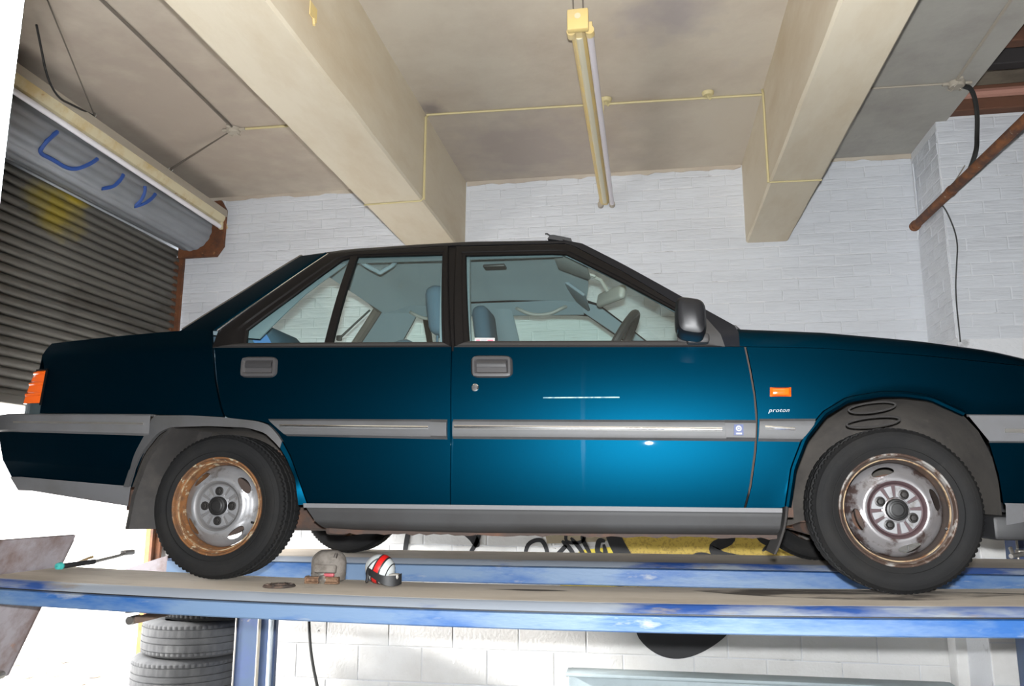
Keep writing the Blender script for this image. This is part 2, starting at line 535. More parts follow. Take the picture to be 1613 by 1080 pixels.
def lay(parent, name, x0, x1, z0, z1, y, pitch, L, H, m, limit, seed, stuff_label=None, gap=.003):
    variants = [brick_mesh(name, L - gap, H, .03, seed + k) for k in range(5)]
    meshes = [v.mesh(name, m, smooth=16) for v in variants]
    spots = []
    row = 0
    z = z0 + pitch / 2
    rnd = random.Random(seed)
    while z < z1 - pitch * .3:
        x = x0 - (L / 2 if row % 2 else 0) - rnd.uniform(0, .03)
        while x < x1 - .02:
            a, b_ = max(x, x0), min(x + L, x1)
            if b_ - a > .03:
                spots.append(((a + b_) / 2, y + rnd.uniform(-.0010, .0008), z + rnd.uniform(-.002, .002), (b_ - a - gap) / (L - gap), rnd.randrange(5)))
            x += L
        z += pitch
        row += 1
    spots.sort(key=lambda s: (Vector(s[:3]) - CAM).length)
    O = ORG[parent]
    for (x, yy, z, sx, k) in spots[:limit]:
        o = bpy.data.objects.new(name, meshes[k])
        COL.objects.link(o)
        o.parent = parent
        o.location = Vector((x, yy, z)) - O
        o.scale = (sx, 1, 1)
    if len(spots) > limit:
        b = MB()
        for (x, yy, z, sx, k) in spots[limit:]:
            v = variants[k]
            b.add([(p[0] * sx + x, p[1] + yy, p[2] + z) for p in v.v], v.f)
        b.build('brickwork', m, parent, kind='stuff', smooth=16, label='remaining painted bricks of the wall')


lay(wall_back, 'brick', LX, 3.42, 1.215, 2.60, BY, .0775, .232, .0745, WHITE, 298, 11)
lay(wall_step, 'brick', 3.42, 4.60, 1.215, 2.64, 2.21, .0775, .232, .0745, WHITE, 298, 31)
lay(wall_back, 'block', LX, 3.42, -1.165, 1.21, BY, .225, .45, .219, WHITE_LOW, 298, 51, gap=.006)
lay(wall_step, 'block', 3.42, 4.3, -1.165, 1.21, 2.21, .225, .45, .219, WHITE_LOW, 298, 71, gap=.006)
# the return face of the forward section: bricks end-on, and a corbel above
b = MB()
k = 0
z = FZ + .04
rnd = random.Random(3)
sd = brick_mesh('brick', .22, .0735, .02, 91)
sm = sd.mesh('brick', WHITE, smooth=16)
while z < 2.58:
    for y0, y1 in (((2.22, 2.45), (2.45, 2.69)) if k % 2 else ((2.22, 2.34), (2.34, 2.57), (2.57, 2.69))):
        if z > 1.2:
            o = bpy.data.objects.new('brick', sm)
            COL.objects.link(o)
            o.parent = wall_step
            o.rotation_euler = (0, 0, -PI / 2)
            o.location = Vector((3.414 + rnd.uniform(0, .003), (y0 + y1) / 2, z)) - ORG[wall_step]
            o.scale = ((y1 - y0) / .224, 1, 1)
    z += .0775
    k += 1
MB().rbox((3.415, 2.62, -.55), (.12, .14, 1.1), .015).build('pier', WHITE_LOW, wall_back, label='slim plastered pier at the wall corner')
# plaster edge strips where ceiling and wall meet
b = MB()
random.seed(4)
for xa, xb in ((LX, -.08), (.31, 2.295), (2.59, 3.42)):
    n = int((xb - xa) / .06)
    b.loft([[(xa + (xb - xa) * i / n, BY - .006, CZ - random.uniform(.01, .035)), (xa + (xb - xa) * i / n, BY + .02, CZ - .03), (xa + (xb - xa) * i / n, BY + .02, CZ + .005), (xa + (xb - xa) * i / n, BY - .012, CZ + .003)] for i in range(n + 1)])
struct(b.build('trim_4', CEIL))

# ---- graffiti, flat paint on the block wall
def stroke(name, pts, width, m, y):
    b = MB()
    pts = [Vector((x, 0, z)) for x, z in pts]
    # smooth the path
    P = []
    for i in range(len(pts) - 1):
        p0, p1, p2, p3 = pts[max(i - 1, 0)], pts[i], pts[i + 1], pts[min(i + 2, len(pts) - 1)]
        for k in range(6):
            t = k / 6
            P.append(.5 * ((2 * p1) + (p2 - p0) * t + (2 * p0 - 5 * p1 + 4 * p2 - p3) * t * t + (3 * p1 - p0 - 3 * p2 + p3) * t ** 3))
    P.append(pts[-1])
    L, R = [], []
    for i, p in enumerate(P):
        d = (P[min(i + 1, len(P) - 1)] - P[max(i - 1, 0)]).normalized()
        nrm = Vector((-d.z, 0, d.x))
        wd = width / 2 * min(1, .45 + 3 * min(i, len(P) - 1 - i) / len(P))
        L.append(p + nrm * wd)
        R.append(p - nrm * wd)
    secs = [[(l.x, y, l.z), (r.x, y, r.z), (r.x, y + .003, r.z), (l.x, y + .003, l.z)] for l, r in zip(L, R)]
    return b.loft(secs).build(name, m, wall_back)


gy = BY - .0052
MB().prism([(1.36, -.30), (2.55, -.30), (2.60, .16), (1.38, .16)], lambda a, b_, t: (a, t, b_), gy + .0012, gy + .004).build('graffiti_patch', GRYEL, wall_back, label='yellow sprayed patch under the car')
MB().prism([(.98, -.30), (1.40, -.30), (1.38, -.03), (1.12, -.06)], lambda a, b_, t: (a, t, b_), gy + .0012, gy + .004).build('graffiti_patch', GRYEL2, wall_back, label='bright yellow sprayed patch')
MB().prism([(.9, -.02), (1.30, .0), (1.34, .16), (.86, .16)], lambda a, b_, t: (a, t, b_), gy + .0008, gy + .004).build('graffiti_patch', GRTAN, wall_back, label='tan sprayed patch above the black letters')
for p, wd in (([(-.10, -.12), (-.08, .02), (-.05, .13)], .035), ([(.05, .13), (.25, .10), (.38, .02), (.42, -.05)], .06), ([(.45, .15), (.42, -.0), (.36, -.1)], .03),
              ([(.74, -.16), (.77, -.03), (.86, -.0), (.90, -.09), (.84, -.12)], .028), ([(.92, -.14), (1.0, -.06), (1.03, -.03)], .03),
              ([(1.0, .0), (1.06, -.06), (1.10, -.14)], .03), ([(1.06, .02), (1.12, -.05), (1.17, -.13)], .028), ([(1.05, .12), (1.03, -.0), (1.14, .0), (1.16, .10)], .022), ([(1.17, .12), (1.14, .02), (1.20, -.10)], .028), ([(1.20, .12), (1.26, .06), (1.31, .12)], .05),
              ([(1.28, -.02), (1.29, -.09), (1.24, -.07), (1.25, .0), (1.29, .0)], .035), ([(1.31, .16), (1.36, .0), (1.44, -.14), (1.5, -.25)], .10),
              ([(1.80, -.16), (1.88, -.08), (1.98, -.09), (2.03, -.15)], .026), ([(2.06, .12), (2.10, .03), (2.00, -.03), (2.05, -.09), (2.2, -.1)], .07), ([(2.25, .12), (2.3, .03), (2.36, .0)], .05), ([(2.3, -.05), (2.36, -.0), (2.44, .02)], .022)):
    stroke('graffiti_stroke', p, wd, GRBLACK, gy)
MB().prism([(1.47 + .60 * i / 24, -.55 - .178 * max(0, math.sin(PI * (i / 24) ** .8)) ** .8) for i in range(25)] + [(2.09, -.40), (1.45, -.40)], lambda a, b_, t: (a, t, b_), gy, gy + .004).build('graffiti_patch', GRBLACK, wall_back, label='rounded black painted shape below the lift')

# ---- white pillar close to the camera on the left
pb = MB()
random.seed(8)
pb.loft([[(.72, -2.75, z), (1.1685 + random.uniform(-.0015, .0015), -2.75, z), (1.1765 + random.uniform(-.0015, .0015), -2.742, z), (1.1765 + random.uniform(-.0015, .0015), -2.36, z), (.72, -2.36, z)] for z in [FZ + i * (CZ - FZ) / 60 for i in range(61)]])
struct(pb.build('wall_pier', WHITE, smooth=30), 'white painted pillar edge close by at the upper left')

# ---- roof void joists at the right
joists = thing('roof_joists', 'row of dark timber joists in the open roof void at upper right', 'joists', (4.8, 1.2, 2.72))
for i, y in enumerate([2.16] + [1.93 - .25 * k for k in range(14)]):
    MB().rbox((4.83, y, 2.84 - (.14 if i == 0 else 0)), (2.69, .085, .10 + (.06 if i == 0 else 0)), .006, seg=1).build('joist', TIMBER if i % 2 == 0 else DARKW, joists)
for i in range(14):
    y = 2.05 - i * .25
    MB().rbox((4.83, y, 2.915), (2.69, .235, .02), .004, seg=1).build('board', ROOFM, joists)
jb = MB().tube([(3.49, 2.05, 2.69), (6.0, 2.05, 2.69)], .028, 8)
tag(jb.build('roof_pipe', mat('pinkish_pipe', (.40, .20, .15), .7), label=None), 'pinkish pipe along the wall head under the roof joists', 'pipe')

# ------------------------------------------------------------------ roller shutter in the left wall
sh = thing('roller_shutter', 'half-raised grey metal roller shutter with yellow and blue spray marks', 'shutter', (-1.97, 1.4, FZ))
pitch = .058
zs = 2.17
k = 0
slat_me = None
while zs > .86:
    prof = [(-1.985, zs), (-1.972, zs - .006), (-1.962, zs - .016), (-1.960, zs - .029), (-1.962, zs - .042), (-1.972, zs - .052), (-1.985, zs - pitch)]
    back = [(-1.995, zs - pitch), (-1.995, zs)]
    if slat_me is None:
        b = MB().loft([[(x, y, z) for x, z in prof + back] for y in (.15, 1.4, 2.64)])
        o = b.build('slat', SLATM, sh, smooth=50)
        slat_me, z00 = o.data, zs
    else:
        o = bpy.data.objects.new('slat', slat_me)
        COL.objects.link(o)
        o.parent = sh
        o.location = (0, 0, zs - z00)
    zs -= pitch
    k += 1
MB().rbox((-1.972, 1.395, zs - .005), (.05, 2.49, .055), .008).build('bottom_rail', SLATM, sh)
dc, dr = (-1.80, 2.285), .165
b = MB()
prof = []
for i in range(120):
    a = 2 * PI * i / 120
    r = dr + .006 * abs(math.sin(a * 9))
    prof.append((dc[0] + r * math.cos(a), dc[1] + r * math.sin(a)))
b.loft([[(x, y, z) for x, z in prof] for y in (.16, 2.52)])
drum = b.build('drum', DRUMM, sh, smooth=50, label='rolled-up bright drum of the shutter')


def on_drum(y, a, off=.0105):
    return (dc[0] + (dr + off) * math.cos(a), y, dc[1] + (dr + off) * math.sin(a))


for pts in ([(.885, .10), (.845, -.2), (.822, -.5), (.83, -.84), (.93, -.80), (1.078, -.84), (1.15, -.45), (1.22, .0)], [(1.36, -.866), (1.40, -.70), (1.43, -.50), (1.465, .0)], [(1.685, .05), (1.693, -.31), (1.681, -.80)], [(1.68, -.86), (1.75, -.45), (1.80, .0)]):
    MB().tube([on_drum(y, a, .006) for y, a in [tuple(v) for v in rounded(pts, 2)]], .0125, 6).build('spray_mark', BSPRAY, drum, label='blue sprayed squiggle')
b = MB().box(-1.985, -1.925, 2.640, 2.665, FZ, 2.10).box(-1.985, -1.965, 2.60, 2.665, FZ, 2.1)
b.build('guide_rail', RUST, sh, label='rusty orange guide rail at the wall corner')
b = MB().prism([(-1.95, 2.09), (-1.63, 2.09), (-1.575, 2.17), (-1.572, 2.46), (-1.62, 2.54), (-1.95, 2.54)], lambda a, b_, t: (a, t, b_), 2.60, 2.625)
b.tube([(dc[0], 2.45, dc[1]), (dc[0], 2.62, dc[1])], .04, 12)
b.build('end_plate', RUST, sh, label='rusty brown end plate')
# timber and steel of the door jamb below
tag(MB().box(-2.02, -1.985, 2.60, 2.70, FZ, .95).build('door_jamb', mat('ochre_jamb', (.42, .25, .06), .7, col2=(.25, .12, .03), scale=7, lo=.45, hi=.62)), 'ochre painted jamb post beside the rusty guide rail', 'jamb')

# ------------------------------------------------------------------ outside, seen under the shutter
struct(MB().box(-12, LX - .2, -6, 9, FZ - .2, FZ).build('ground', GROUND), 'sunlit rubble ground outside the doorway')
struct(MB().box(-12, LX - .2, 4.1, 4.3, FZ, 3).build('wall_outside', OUTW), 'sunlit white wall across the yard')
b = MB()
st = thing('masonry_pier', 'sunlit tan stone pier outside just left of the doorway jamb', 'pier', (-2.25, 3.08, FZ))
rnd = random.Random(5)
z = FZ
while z < .9:
    h = rnd.choice((.12, .16, .2))
    MB().rbox((-2.25 + rnd.uniform(-.008, .008), 3.08, z + h / 2), (.36 + rnd.uniform(-.02, .02), .3, h - .008), .015).build('stone', TANST, st)
    z += h
laid = []
for i in range(400):
    x, y, r = rnd.uniform(-3.9, -2.5), rnd.uniform(2.6, 3.7), rnd.uniform(.03, .085)
    if len(laid) == 30:
        break
    if any(math.hypot(x - a, y - b_) < 1.35 * (r + c) + .01 for a, b_, c in laid) or (x > -2.6 and y > 2.75):
        continue
    laid.append((x, y, r))
    bm = bmesh.new()
    bmesh.ops.create_icosphere(bm, subdivisions=1, radius=r)
    b = MB()
    b.add([(v.co.x * rnd.uniform(.8, 1.3) + x, v.co.y * rnd.uniform(.8, 1.3) + y, v.co.z * rnd.uniform(.5, .8) + FZ + r * .45) for v in bm.verts], [[v.index for v in f.verts] for f in bm.faces])
    bm.free()
    tag(b.build('rubble_stone', STONE, smooth=0), 'broken rubble stone on the sunlit ground outside the doorway', 'stone', 'rubble stones outside the doorway')

# ------------------------------------------------------------------ the lift
def sag(x):
    return .009 * (x - 1.19) ** 2 - .01275


lift = thing('runway', 'worn blue steel lift runway nearest the camera, under the near wheels', 'lift runway', (1.5, -.05, -.08), 'runways of the car lift')
xs = [-.745 + i * (4.2 + .745) / 60 for i in range(61)]
MB().loft([[(x, .19, sag(x)), (x, -.235, sag(x)), (x, -.235, sag(x) - .012), (x, .19, sag(x) - .012)] for x in xs]).build('deck_plate', DECK, lift, label='dusty brown running surface')
MB().loft([[(x, -.235, sag(x) - .0002), (x, -.265, sag(x) - .004), (x, -.298, sag(x) - .021), (x, -.288, sag(x) - .022), (x, -.235, sag(x) - .012)] for x in xs]).build('edge_lip', BLUELIP, lift, label='chipped white and blue edge')
MB().loft([[(x, -.292, sag(x) - .0265), (x, -.300, sag(x) - .0295), (x, -.300, sag(x) - .072), (x, -.296, sag(x) - .076), (x, -.23, sag(x) - .076), (x, -.23, sag(x) - .070), (x, -.285, sag(x) - .070), (x, -.285, sag(x) - .0265)] for x in xs]).build('side_rail', BLUE, lift)
MB().loft([[(x, -.287, sag(x) - .016), (x, -.284, sag(x) - .016), (x, -.284, sag(x) - .036), (x, -.287, sag(x) - .036)] for x in xs]).build('seam', RUBBER, lift, label='dark seam between edge and side')
MB().loft([[(x, .19, sag(x) - .012), (x, .16, sag(x) - .012), (x, .16, sag(x) - .07), (x, .19, sag(x) - .07)] for x in xs]).build('side_rail', BLUE, lift)
for x in [-.7 + .55 * i for i in range(9)]:
    MB().box(x, x + .05, -.285, .16, sag(x) - .066, sag(x) - .016).build('cross_member', BLUE, lift)

for pts in ([(1.72, .10), (1.86, .0), (2.02, -.06), (2.2, -.10), (2.38, -.12), (2.52, -.08), (2.62, -.02), (2.80, .03), (2.70, .06), (2.55, .10), (2.4, .15), (2.1, .16), (1.9, .15)], [(2.9, .02), (3.1, -.03), (3.3, .02), (3.1, .07)], [(1.02, .03), (1.2, .0), (1.34, .03), (1.2, .06)]):
    P_ = [tuple(v) for v in rounded(pts + pts[:1], 2)][:-1]
    n_ = len(P_)
    MB().add([(x, y, sag(x) + .0012) for x, y in P_], [tuple(range(n_))]).build('oil_stain', mat('oil_stain', (.10, .088, .076), .6, col2=(.50, .44, .37), scale=8, lo=.48, hi=.64, stretch=(.4, 1, 1)) if 'oil_stain' not in bpy.data.materials else bpy.data.materials['oil_stain'], lift, smooth=0, label='dark oily stain on the runway')

lift2 = thing('runway', 'worn blue steel lift runway on the far side, under the far wheels', 'lift runway', (1.5, 1.3, -.08), 'runways of the car lift')
X0, X1 = -.85, 4.2
MB().box(X0, X1, 1.11, 1.64, -.012, 0).build('deck_plate', DECK, lift2, label='dusty brown running surface')
MB().loft([[(x, 1.11, 0), (x, 1.08, -.004), (x, 1.052, -.022), (x, 1.06, -.024), (x, 1.11, -.012)] for x in (X0, 1.5, X1)]).build('edge_lip', BLUELIP, lift2)
MB().loft([[(x, 1.056, -.026), (x, 1.050, -.03), (x, 1.050, -.10), (x, 1.056, -.105), (x, 1.12, -.105), (x, 1.12, -.098), (x, 1.065, -.098), (x, 1.065, -.026)] for x in (X0, 1.5, X1)]).build('side_rail', BLUE, lift2)
MB().box(X0, X1, 1.60, 1.64, -.10, -.012).build('side_rail', BLUE, lift2)
MB().prism([(X0 - .002, -.002), (X0 - .30, -.095), (X0 - .30, -.125), (X0 - .002, -.105)], lambda a, b_, t: (a, t, b_), 1.055, 1.62).build('end_ramp', RAMPM, lift2, label='sloping grey end piece')

rampd = thing('ramp_flap', 'rusty grey drive-on ramp tipped up at the left end of the near runway', 'ramp', (-.83, -.06, -.4))
d = Vector((-.946 + .716, 0, -.381 - .142)).normalized()
nn = Vector((d.z, 0, -d.x))
if nn.x < 0:
    nn = -nn
T = Vector((-.722, 0, .142))
secs = []
M4 = [T, T + d * .60, T + d * .60 - nn * .012, T - nn * .012]
MB().prism([(p.x, p.z) for p in M4], lambda a, b_, t: (a, t, b_), -.34, .195).build('plate', RAMPM, rampd)
f1 = [T + d * .02, T + d * .60, T + d * .60 - nn * .05, T + d * .02 - nn * .05]
MB().prism([(p.x, p.z) for p in f1], lambda a, b_, t: (a, t, b_), .188, .20).build('side_flange', RAMPM, rampd)
q = T + d * .57 + nn * .02
MB().tube([(q.x, -.3, q.z), (q.x, .13, q.z)], .016, 10).build('roller', STEEL, rampd)
q = T + d * .16
MB().tube([(-.765, -.30, sag(-.76) - .03), (-.765, .19, sag(-.76) - .03)], .016, 10).build('hinge_pin', STEEL, rampd)

br = thing('locking_arm', 'brown steel arm and bracket hanging below the near runway', 'bracket', (-.37, .3, -.2))
MB().prism([(-.52, -.165), (-.45, -.12), (-.25, -.115), (-.25, -.15)], lambda a, b_, t: (a, t, b_), .26, .34).build('plate', UNDER, br)
MB().rbox((-.375, .28, -.168), (.24, .03, .028), .005, Matrix.Rotation(math.radians(-14), 3, 'Y')).build('arm', mat('brown_arm', (.16, .11, .085), .6), br)
MB().tube([(-.487, .25, -.192), (-.487, .31, -.192)], .017, 12).build('roller', STEEL, br)

def post(x, y, ztop, label):
    t = thing('lift_post', label, 'post', (x + .12, y + .08, FZ), 'posts of the car lift')
    MB().prism([(x, y), (x + .245, y), (x + .245, y + .03), (x + .20, y + .03), (x + .20, y + .012), (x + .012, y + .012), (x + .012, y + .15), (x, y + .15)], lambda a, b_, t_: (a, b_, t_), FZ, ztop).build('column', POSTB, t)
    MB().tube([(x - .004, y - .006, FZ), (x - .004, y - .006, ztop)], .006, 6).build('edge_strip', STEEL, t)
    MB().tube([(x + .145, y - .012, FZ), (x + .145, y - .012, ztop)], .011, 8).build('pipe', HOLDER, t)
    MB().rbox((x + .222, y - .012, (FZ + ztop) / 2), (.026, .03, ztop - FZ - .02), .006).build('edge_strip', mat('pale_chrome', (.62, .70, .78), .3, .6), t, label='bright edge strip')
    MB().rbox((x + .12, y + .07, FZ + .01), (.36, .28, .02), .004).build('base_plate', POSTB, t)
    return t


post(-.838, 1.80, .45, 'blue lift post with bright edge strips, beside the stacked tyres')
p2 = post(3.452, 1.80, .30, 'blue lift post at the right edge of the photo')
lk = MB().tube([(3.36, 1.66, .012), (3.44, 1.72, .02), (3.50, 1.76, .018)], .012, 8).tube([(3.385, 1.69, .012), (3.385, 1.72, .05)], .01, 8)
lk.rbox((3.46, 1.74, .025), (.08, .05, .03), .006)
tag(lk.build('hose_fitting', STEEL), 'small steel hose fitting lying on the far runway near the right post', 'fitting')

# ------------------------------------------------------------------ stacked old tyres
def tyre_profile(R, W, rim, nb=2):
    # (radius, offset from the outer face) round the section
    return [(rim, .012), (rim + .004, .004), (rim + .014, .001), (rim + (R - rim) * .40, -.010), (rim + (R - rim) * .62, -.011), (rim + (R - rim) * .82, -.003), (R - .012, .006), (R - .004, .011),
            (R - .003, .013), (R - .003, .028), (R - .010, .029), (R - .010, .033), (R, .034),
            (R, .034 + (W - .068) * .32), (R - .008, .034 + (W - .068) * .33), (R - .008, .034 + (W - .068) * .37), (R, .034 + (W - .068) * .38),
            (R, .034 + (W - .068) * .62), (R - .008, .034 + (W - .068) * .63), (R - .008, .034 + (W - .068) * .67), (R, .034 + (W - .068) * .68),
            (R, W - .034), (R - .010, W - .033), (R - .010, W - .029), (R - .003, W - .028), (R - .003, W - .013), (R - .004, W - .011), (R - .012, W - .006),
            (rim + (R - rim) * .82, W + .003), (rim + (R - rim) * .62, W + .011), (rim + (R - rim) * .40, W + .010), (rim + .014, W - .001), (rim + .004, W - .004), (rim, W - .012)]


def tread(n_lug, depth=.006):
    def f(j, i):
        if i in (7, 8, 9, 24, 25, 26):
            return -depth if (j % 3) == 0 else 0
        if i in (12, 13, 20, 21) and depth > .004:
            return -.003 if (j % 6) == 3 else 0
        return 0
    return f


tz = FZ
for k, (dx, dy, W, lab) in enumerate(((.012, .0, .192, 'worn grey tyre at the bottom of the stack'), (-.02, -.01, .192, 'worn grey tyre second from the bottom of the stack'), (.02, .012, .192, 'worn grey tyre third from the bottom of the stack, just below the top one'), (.11, .02, .20, 'dark tyre on top of the stack, just under the runway'))):
    R = .335 if k < 3 else .315
    b = MB().lathe(tyre_profile(R, W, .20), (-1.285 + dx, 2.10 + dy, tz + .0115), (0, 0, 1), 180, tread(0, .005))
    tag(b.build('tyre', OLDTYRE if k < 3 else TYRE, smooth=40), lab, 'tyre', 'stacked old tyres')
    tz += W + .0235

pb_ = tag(MB().rbox((2.16, 2.36, -.92), (2.17, .10, .355), .012).rbox((2.16, 2.30, -.75), (2.19, .16, .022), .006).build('panel_board', PALEBL), 'long pale blue-grey panel standing on the floor by the back wall', 'panel')

# ------------------------------------------------------------------ the car
CY = .7525            # its centre line; the near flank is at y = -0.075, wheels stand at x = 0 and x = 2.38
car = thing('car', 'dark metallic teal-blue four-door saloon car standing on the raised lift', 'car', (1.19, CY, 0))


def S(x, z):
    """y of the near flank at (x, z)"""
    y = -.075
    if z < .56:
        y += .034 * ((.56 - z) / .34) ** 2
    elif z < .86:
        y += .028 * ((z - .56) / .30) ** 2
    else:
        y += .028 + .5 * (z - .86) + .3 * (z - .86) ** 2
    if x > 2.0:
        y += .05 * ((x - 2.0) / .9) ** 2
    if x < -.1:
        y += .045 * ((-.1 - x) / .75) ** 2
    return y


def mm(L):
    return [(a / 1000, b / 1000) for a, b in L]


def resample(P, n):
    P = [Vector(p) for p in P]
    ds = [0]
    for a, b in zip(P, P[1:]):
        ds.append(ds[-1] + (b - a).length)
    out = []
    for i in range(n + 1):
        t = ds[-1] * i / n
        k = 0
        while k < len(P) - 2 and ds[k + 1] < t:
            k += 1
        q = (t - ds[k]) / max(ds[k + 1] - ds[k], 1e-9)
        out.append(P[k].lerp(P[k + 1], min(q, 1)))
    return out


def coons(bottom, right, top, left, nu, nv):
    B, T_ = resample(bottom, nu), resample(top, nu)
    L_, R_ = resample(left, nv), resample(right, nv)
    g = []
    for i in range(nu + 1):
        u = i / nu
        col = []
        for j in range(nv + 1):
            v = j / nv
            p = B[i] * (1 - v) + T_[i] * v + L_[j] * (1 - u) + R_[j] * u \
                - (B[0] * (1 - u) * (1 - v) + B[-1] * u * (1 - v) + T_[0] * (1 - u) * v + T_[-1] * u * v)
            col.append(p)
        g.append(col)
    return g


def quad(bl, br_, tr, tl, nu=16, nv=4):
    return coons([bl, br_], [br_, tr], [tl, tr], [bl, tl], nu, nv)


def sheet(g, off=lambda u, v: 0., thick=.014, far=False):
    """grid of (x,z) laid on the flank, with thickness"""
    nu, nv = len(g) - 1, len(g[0]) - 1
    m = MB()
    F, Bk = [], []
    for i in range(nu + 1):
        for j in range(nv + 1):
            p = g[i][j]
            y = S(p[0], p[1]) + off(i / nu, j / nv)
            F.append((p[0], y, p[1]))
            Bk.append((p[0], y + thick, p[1]))
    n = len(F)
    k = nv + 1
    fs = []
    for i in range(nu):
        for j in range(nv):
            a, b, c, d_ = i * k + j, (i + 1) * k + j, (i + 1) * k + j + 1, i * k + j + 1
            fs += [(a, b, c, d_), (d_ + n, c + n, b + n, a + n)]
    rim = [i * k for i in range(nu + 1)] + [nu * k + j for j in range(1, nv + 1)] + [i * k + nv for i in range(nu - 1, -1, -1)] + [j for j in range(nv - 1, 0, -1)]
    for a, b in zip(rim, rim[1:] + rim[:1]):
        fs.append((b, a, a + n, b + n))
    m.add(F + Bk, fs)
    if far:
        m.v = [(x, 2 * CY - y, z) for x, y, z in m.v]
    return m


def ring(outer, inner, sub=5, depth=.022, lip=.004, far=False, smooth_in=True):
    """frame between two matching outlines (x,z), open at neither end"""
    m = MB()
    n = len(outer)

    def dense(P):
        out = []
        for i in range(n):
            a, b = Vector(P[i]), Vector(P[(i + 1) % n])
            out += [a.lerp(b, k / sub) for k in range(sub)]
        return out
    O, I = dense(outer), dense(inner)
    secs = []
    for o, i in zip(O, I):
        def pt(t, off):
            p = o.lerp(i, t)
            return (p[0], S(p[0], p[1]) + off, p[1])
        secs.append([pt(0, .012), pt(0, .001), pt(.12, -lip), pt(.62, -lip * .6), pt(.70, .003), pt(.95, .004), pt(1, .010), pt(1, depth), pt(.3, depth + .006)])
    secs.append(secs[0])
    m.loft(secs, closed=True, cap=False)
    if far:
        m.v = [(x, 2 * CY - y, z) for x, y, z in m.v]
    return m


def fill(outline, off, far=False, thick=.004, n=14):
    """glass pane inside an outline: rows between a lower and an upper run of points"""
    P = [Vector(p) for p in outline]
    # split in lower and upper chains by x
    xs_ = sorted(set(round(p.x, 4) for p in P))
    x0, x1 = xs_[0], xs_[-1]

    def span(x):
        zs_ = []
        for a, b in zip(P, P[1:] + P[:1]):
            if (a.x - x) * (b.x - x) <= 0 and abs(a.x - b.x) > 1e-9:
                t = (x - a.x) / (b.x - a.x)
                zs_.append(a.y + (b.y - a.y) * t)
        return min(zs_), max(zs_)
    cols = sorted(set(xs_ + [x0 + (x1 - x0) * i / n for i in range(n + 1)]))
    g = []
    for x in cols:
        xe = min(max(x, x0 + 1e-4), x1 - 1e-4)
        a, b = span(xe)
        g.append([Vector((xe, a + (b - a) * j / 6)) for j in range(7)])
    return sheet(g, lambda u, v: off, thick, far)


P = dict(
    rd_left=[(384, 278), (348, 374), (320, 446), (276, 519), (234, 562), (188, 576), (57, 587), (35, 630), (6, 726), (-26, 859)],
    rd_right=[(907, 271), (911, 505), (902, 834)],
    fd_left=[(916, 272), (920, 505), (911, 834)],
    fd_right=[(1893, 268), (1913, 338), (1934, 459), (1943, 558), (1941, 636), (1932, 722), (1921, 804)],
    ff_left=[(1901, 268), (1921, 338), (1942, 458), (1951, 558), (1949, 636), (1940, 722), (1929, 804)],
    ff_top=[(1929, 804), (2181, 791), (2476, 761), (2790, 721), (2980, 690)],
    ff_bottom=[(1901, 268), (2026, 273), (2054, 397), (2095, 494), (2159, 572), (2235, 617), (2339, 634), (2411, 633), (2489, 620), (2585, 570), (2619, 566), (2768, 561), (2980, 556)],
    qp_right=[(46, 592), (28, 630), (-4, 726), (-36, 859), (-71, 940)],
    qp_top=[(-797, 854), (-783, 907), (-488, 924), (-212, 937), (-71, 940)],
    qp_left=[(-752, 620), (-754, 747), (-762, 783), (-797, 854)],
    qp_bottom=[(-752, 620), (-245, 605), (46, 592)],
    cp_left=[(-213, 940), (-25, 1109), (164, 1297)],
    cp_right=[(-52, 936), (113, 1107), (287, 1300)],
    rframe_out=[(-36, 859), (-38, 942), (125, 1111), (304, 1299), (414, 1302), (809, 1308), (902, 834)],
    rframe_in=[(94, 874), (79, 932), (217, 1082), (367, 1259), (412, 1274), (792, 1263), (864, 854)],
    divider=[(414, 866), (400, 1278), (430, 1280), (444, 865)],
    fframe_out=[(912, 834), (842, 1303), (1290, 1287), (1328, 1270), (1526, 1125), (1702, 983), (1802, 918), (1854, 806)],
    fframe_in=[(966, 854), (892, 1251), (1238, 1239), (1298, 1232), (1502, 1093), (1700, 952), (1735, 895), (1741, 830)],
    rail_low=[(287, 1300), (413, 1306), (808, 1312), (887, 1307), (1289, 1292)],
    rail_top=[(164, 1297), (368, 1323), (653, 1330), (895, 1331), (1278, 1312)],
    ap_low=[(1290, 1290), (1328, 1274), (1526, 1128), (1702, 985), (1803, 921), (1854, 808)],
    ap_top=[(1278, 1312), (1358, 1286), (1512, 1174), (1721, 1014), (1899, 882), (1921, 806)],
    hood_sil=[(1907, 876), (2188, 855), (2484, 819), (2696, 783), (2795, 756), (2980, 700)],
    arch_r=[(-322, 335), (-272, 456), (-211, 531), (-161, 554), (-7, 557), (150, 549), (221, 530), (275, 483), (308, 435), (341, 365), (352, 273)],
    arch_r_out=[(-348, 335), (-302, 464), (-251, 558), (-242, 600), (-87, 598), (46, 589), (188, 573), (234, 556), (274, 514), (318, 442), (346, 371), (381, 275)],
    arch_f=[(2024, 194), (2032, 277), (2054, 397), (2095, 494), (2159, 572), (2235, 617), (2339, 634), (2411, 633), (2489, 620), (2585, 570), (2630, 515), (2665, 434), (2680, 353), (2685, 251)],
)
P = {k: mm(v) for k, v in P.items()}


def crest(h):
    return lambda u, v: -h * (1 - (2 * v - 1) ** 6) + .001


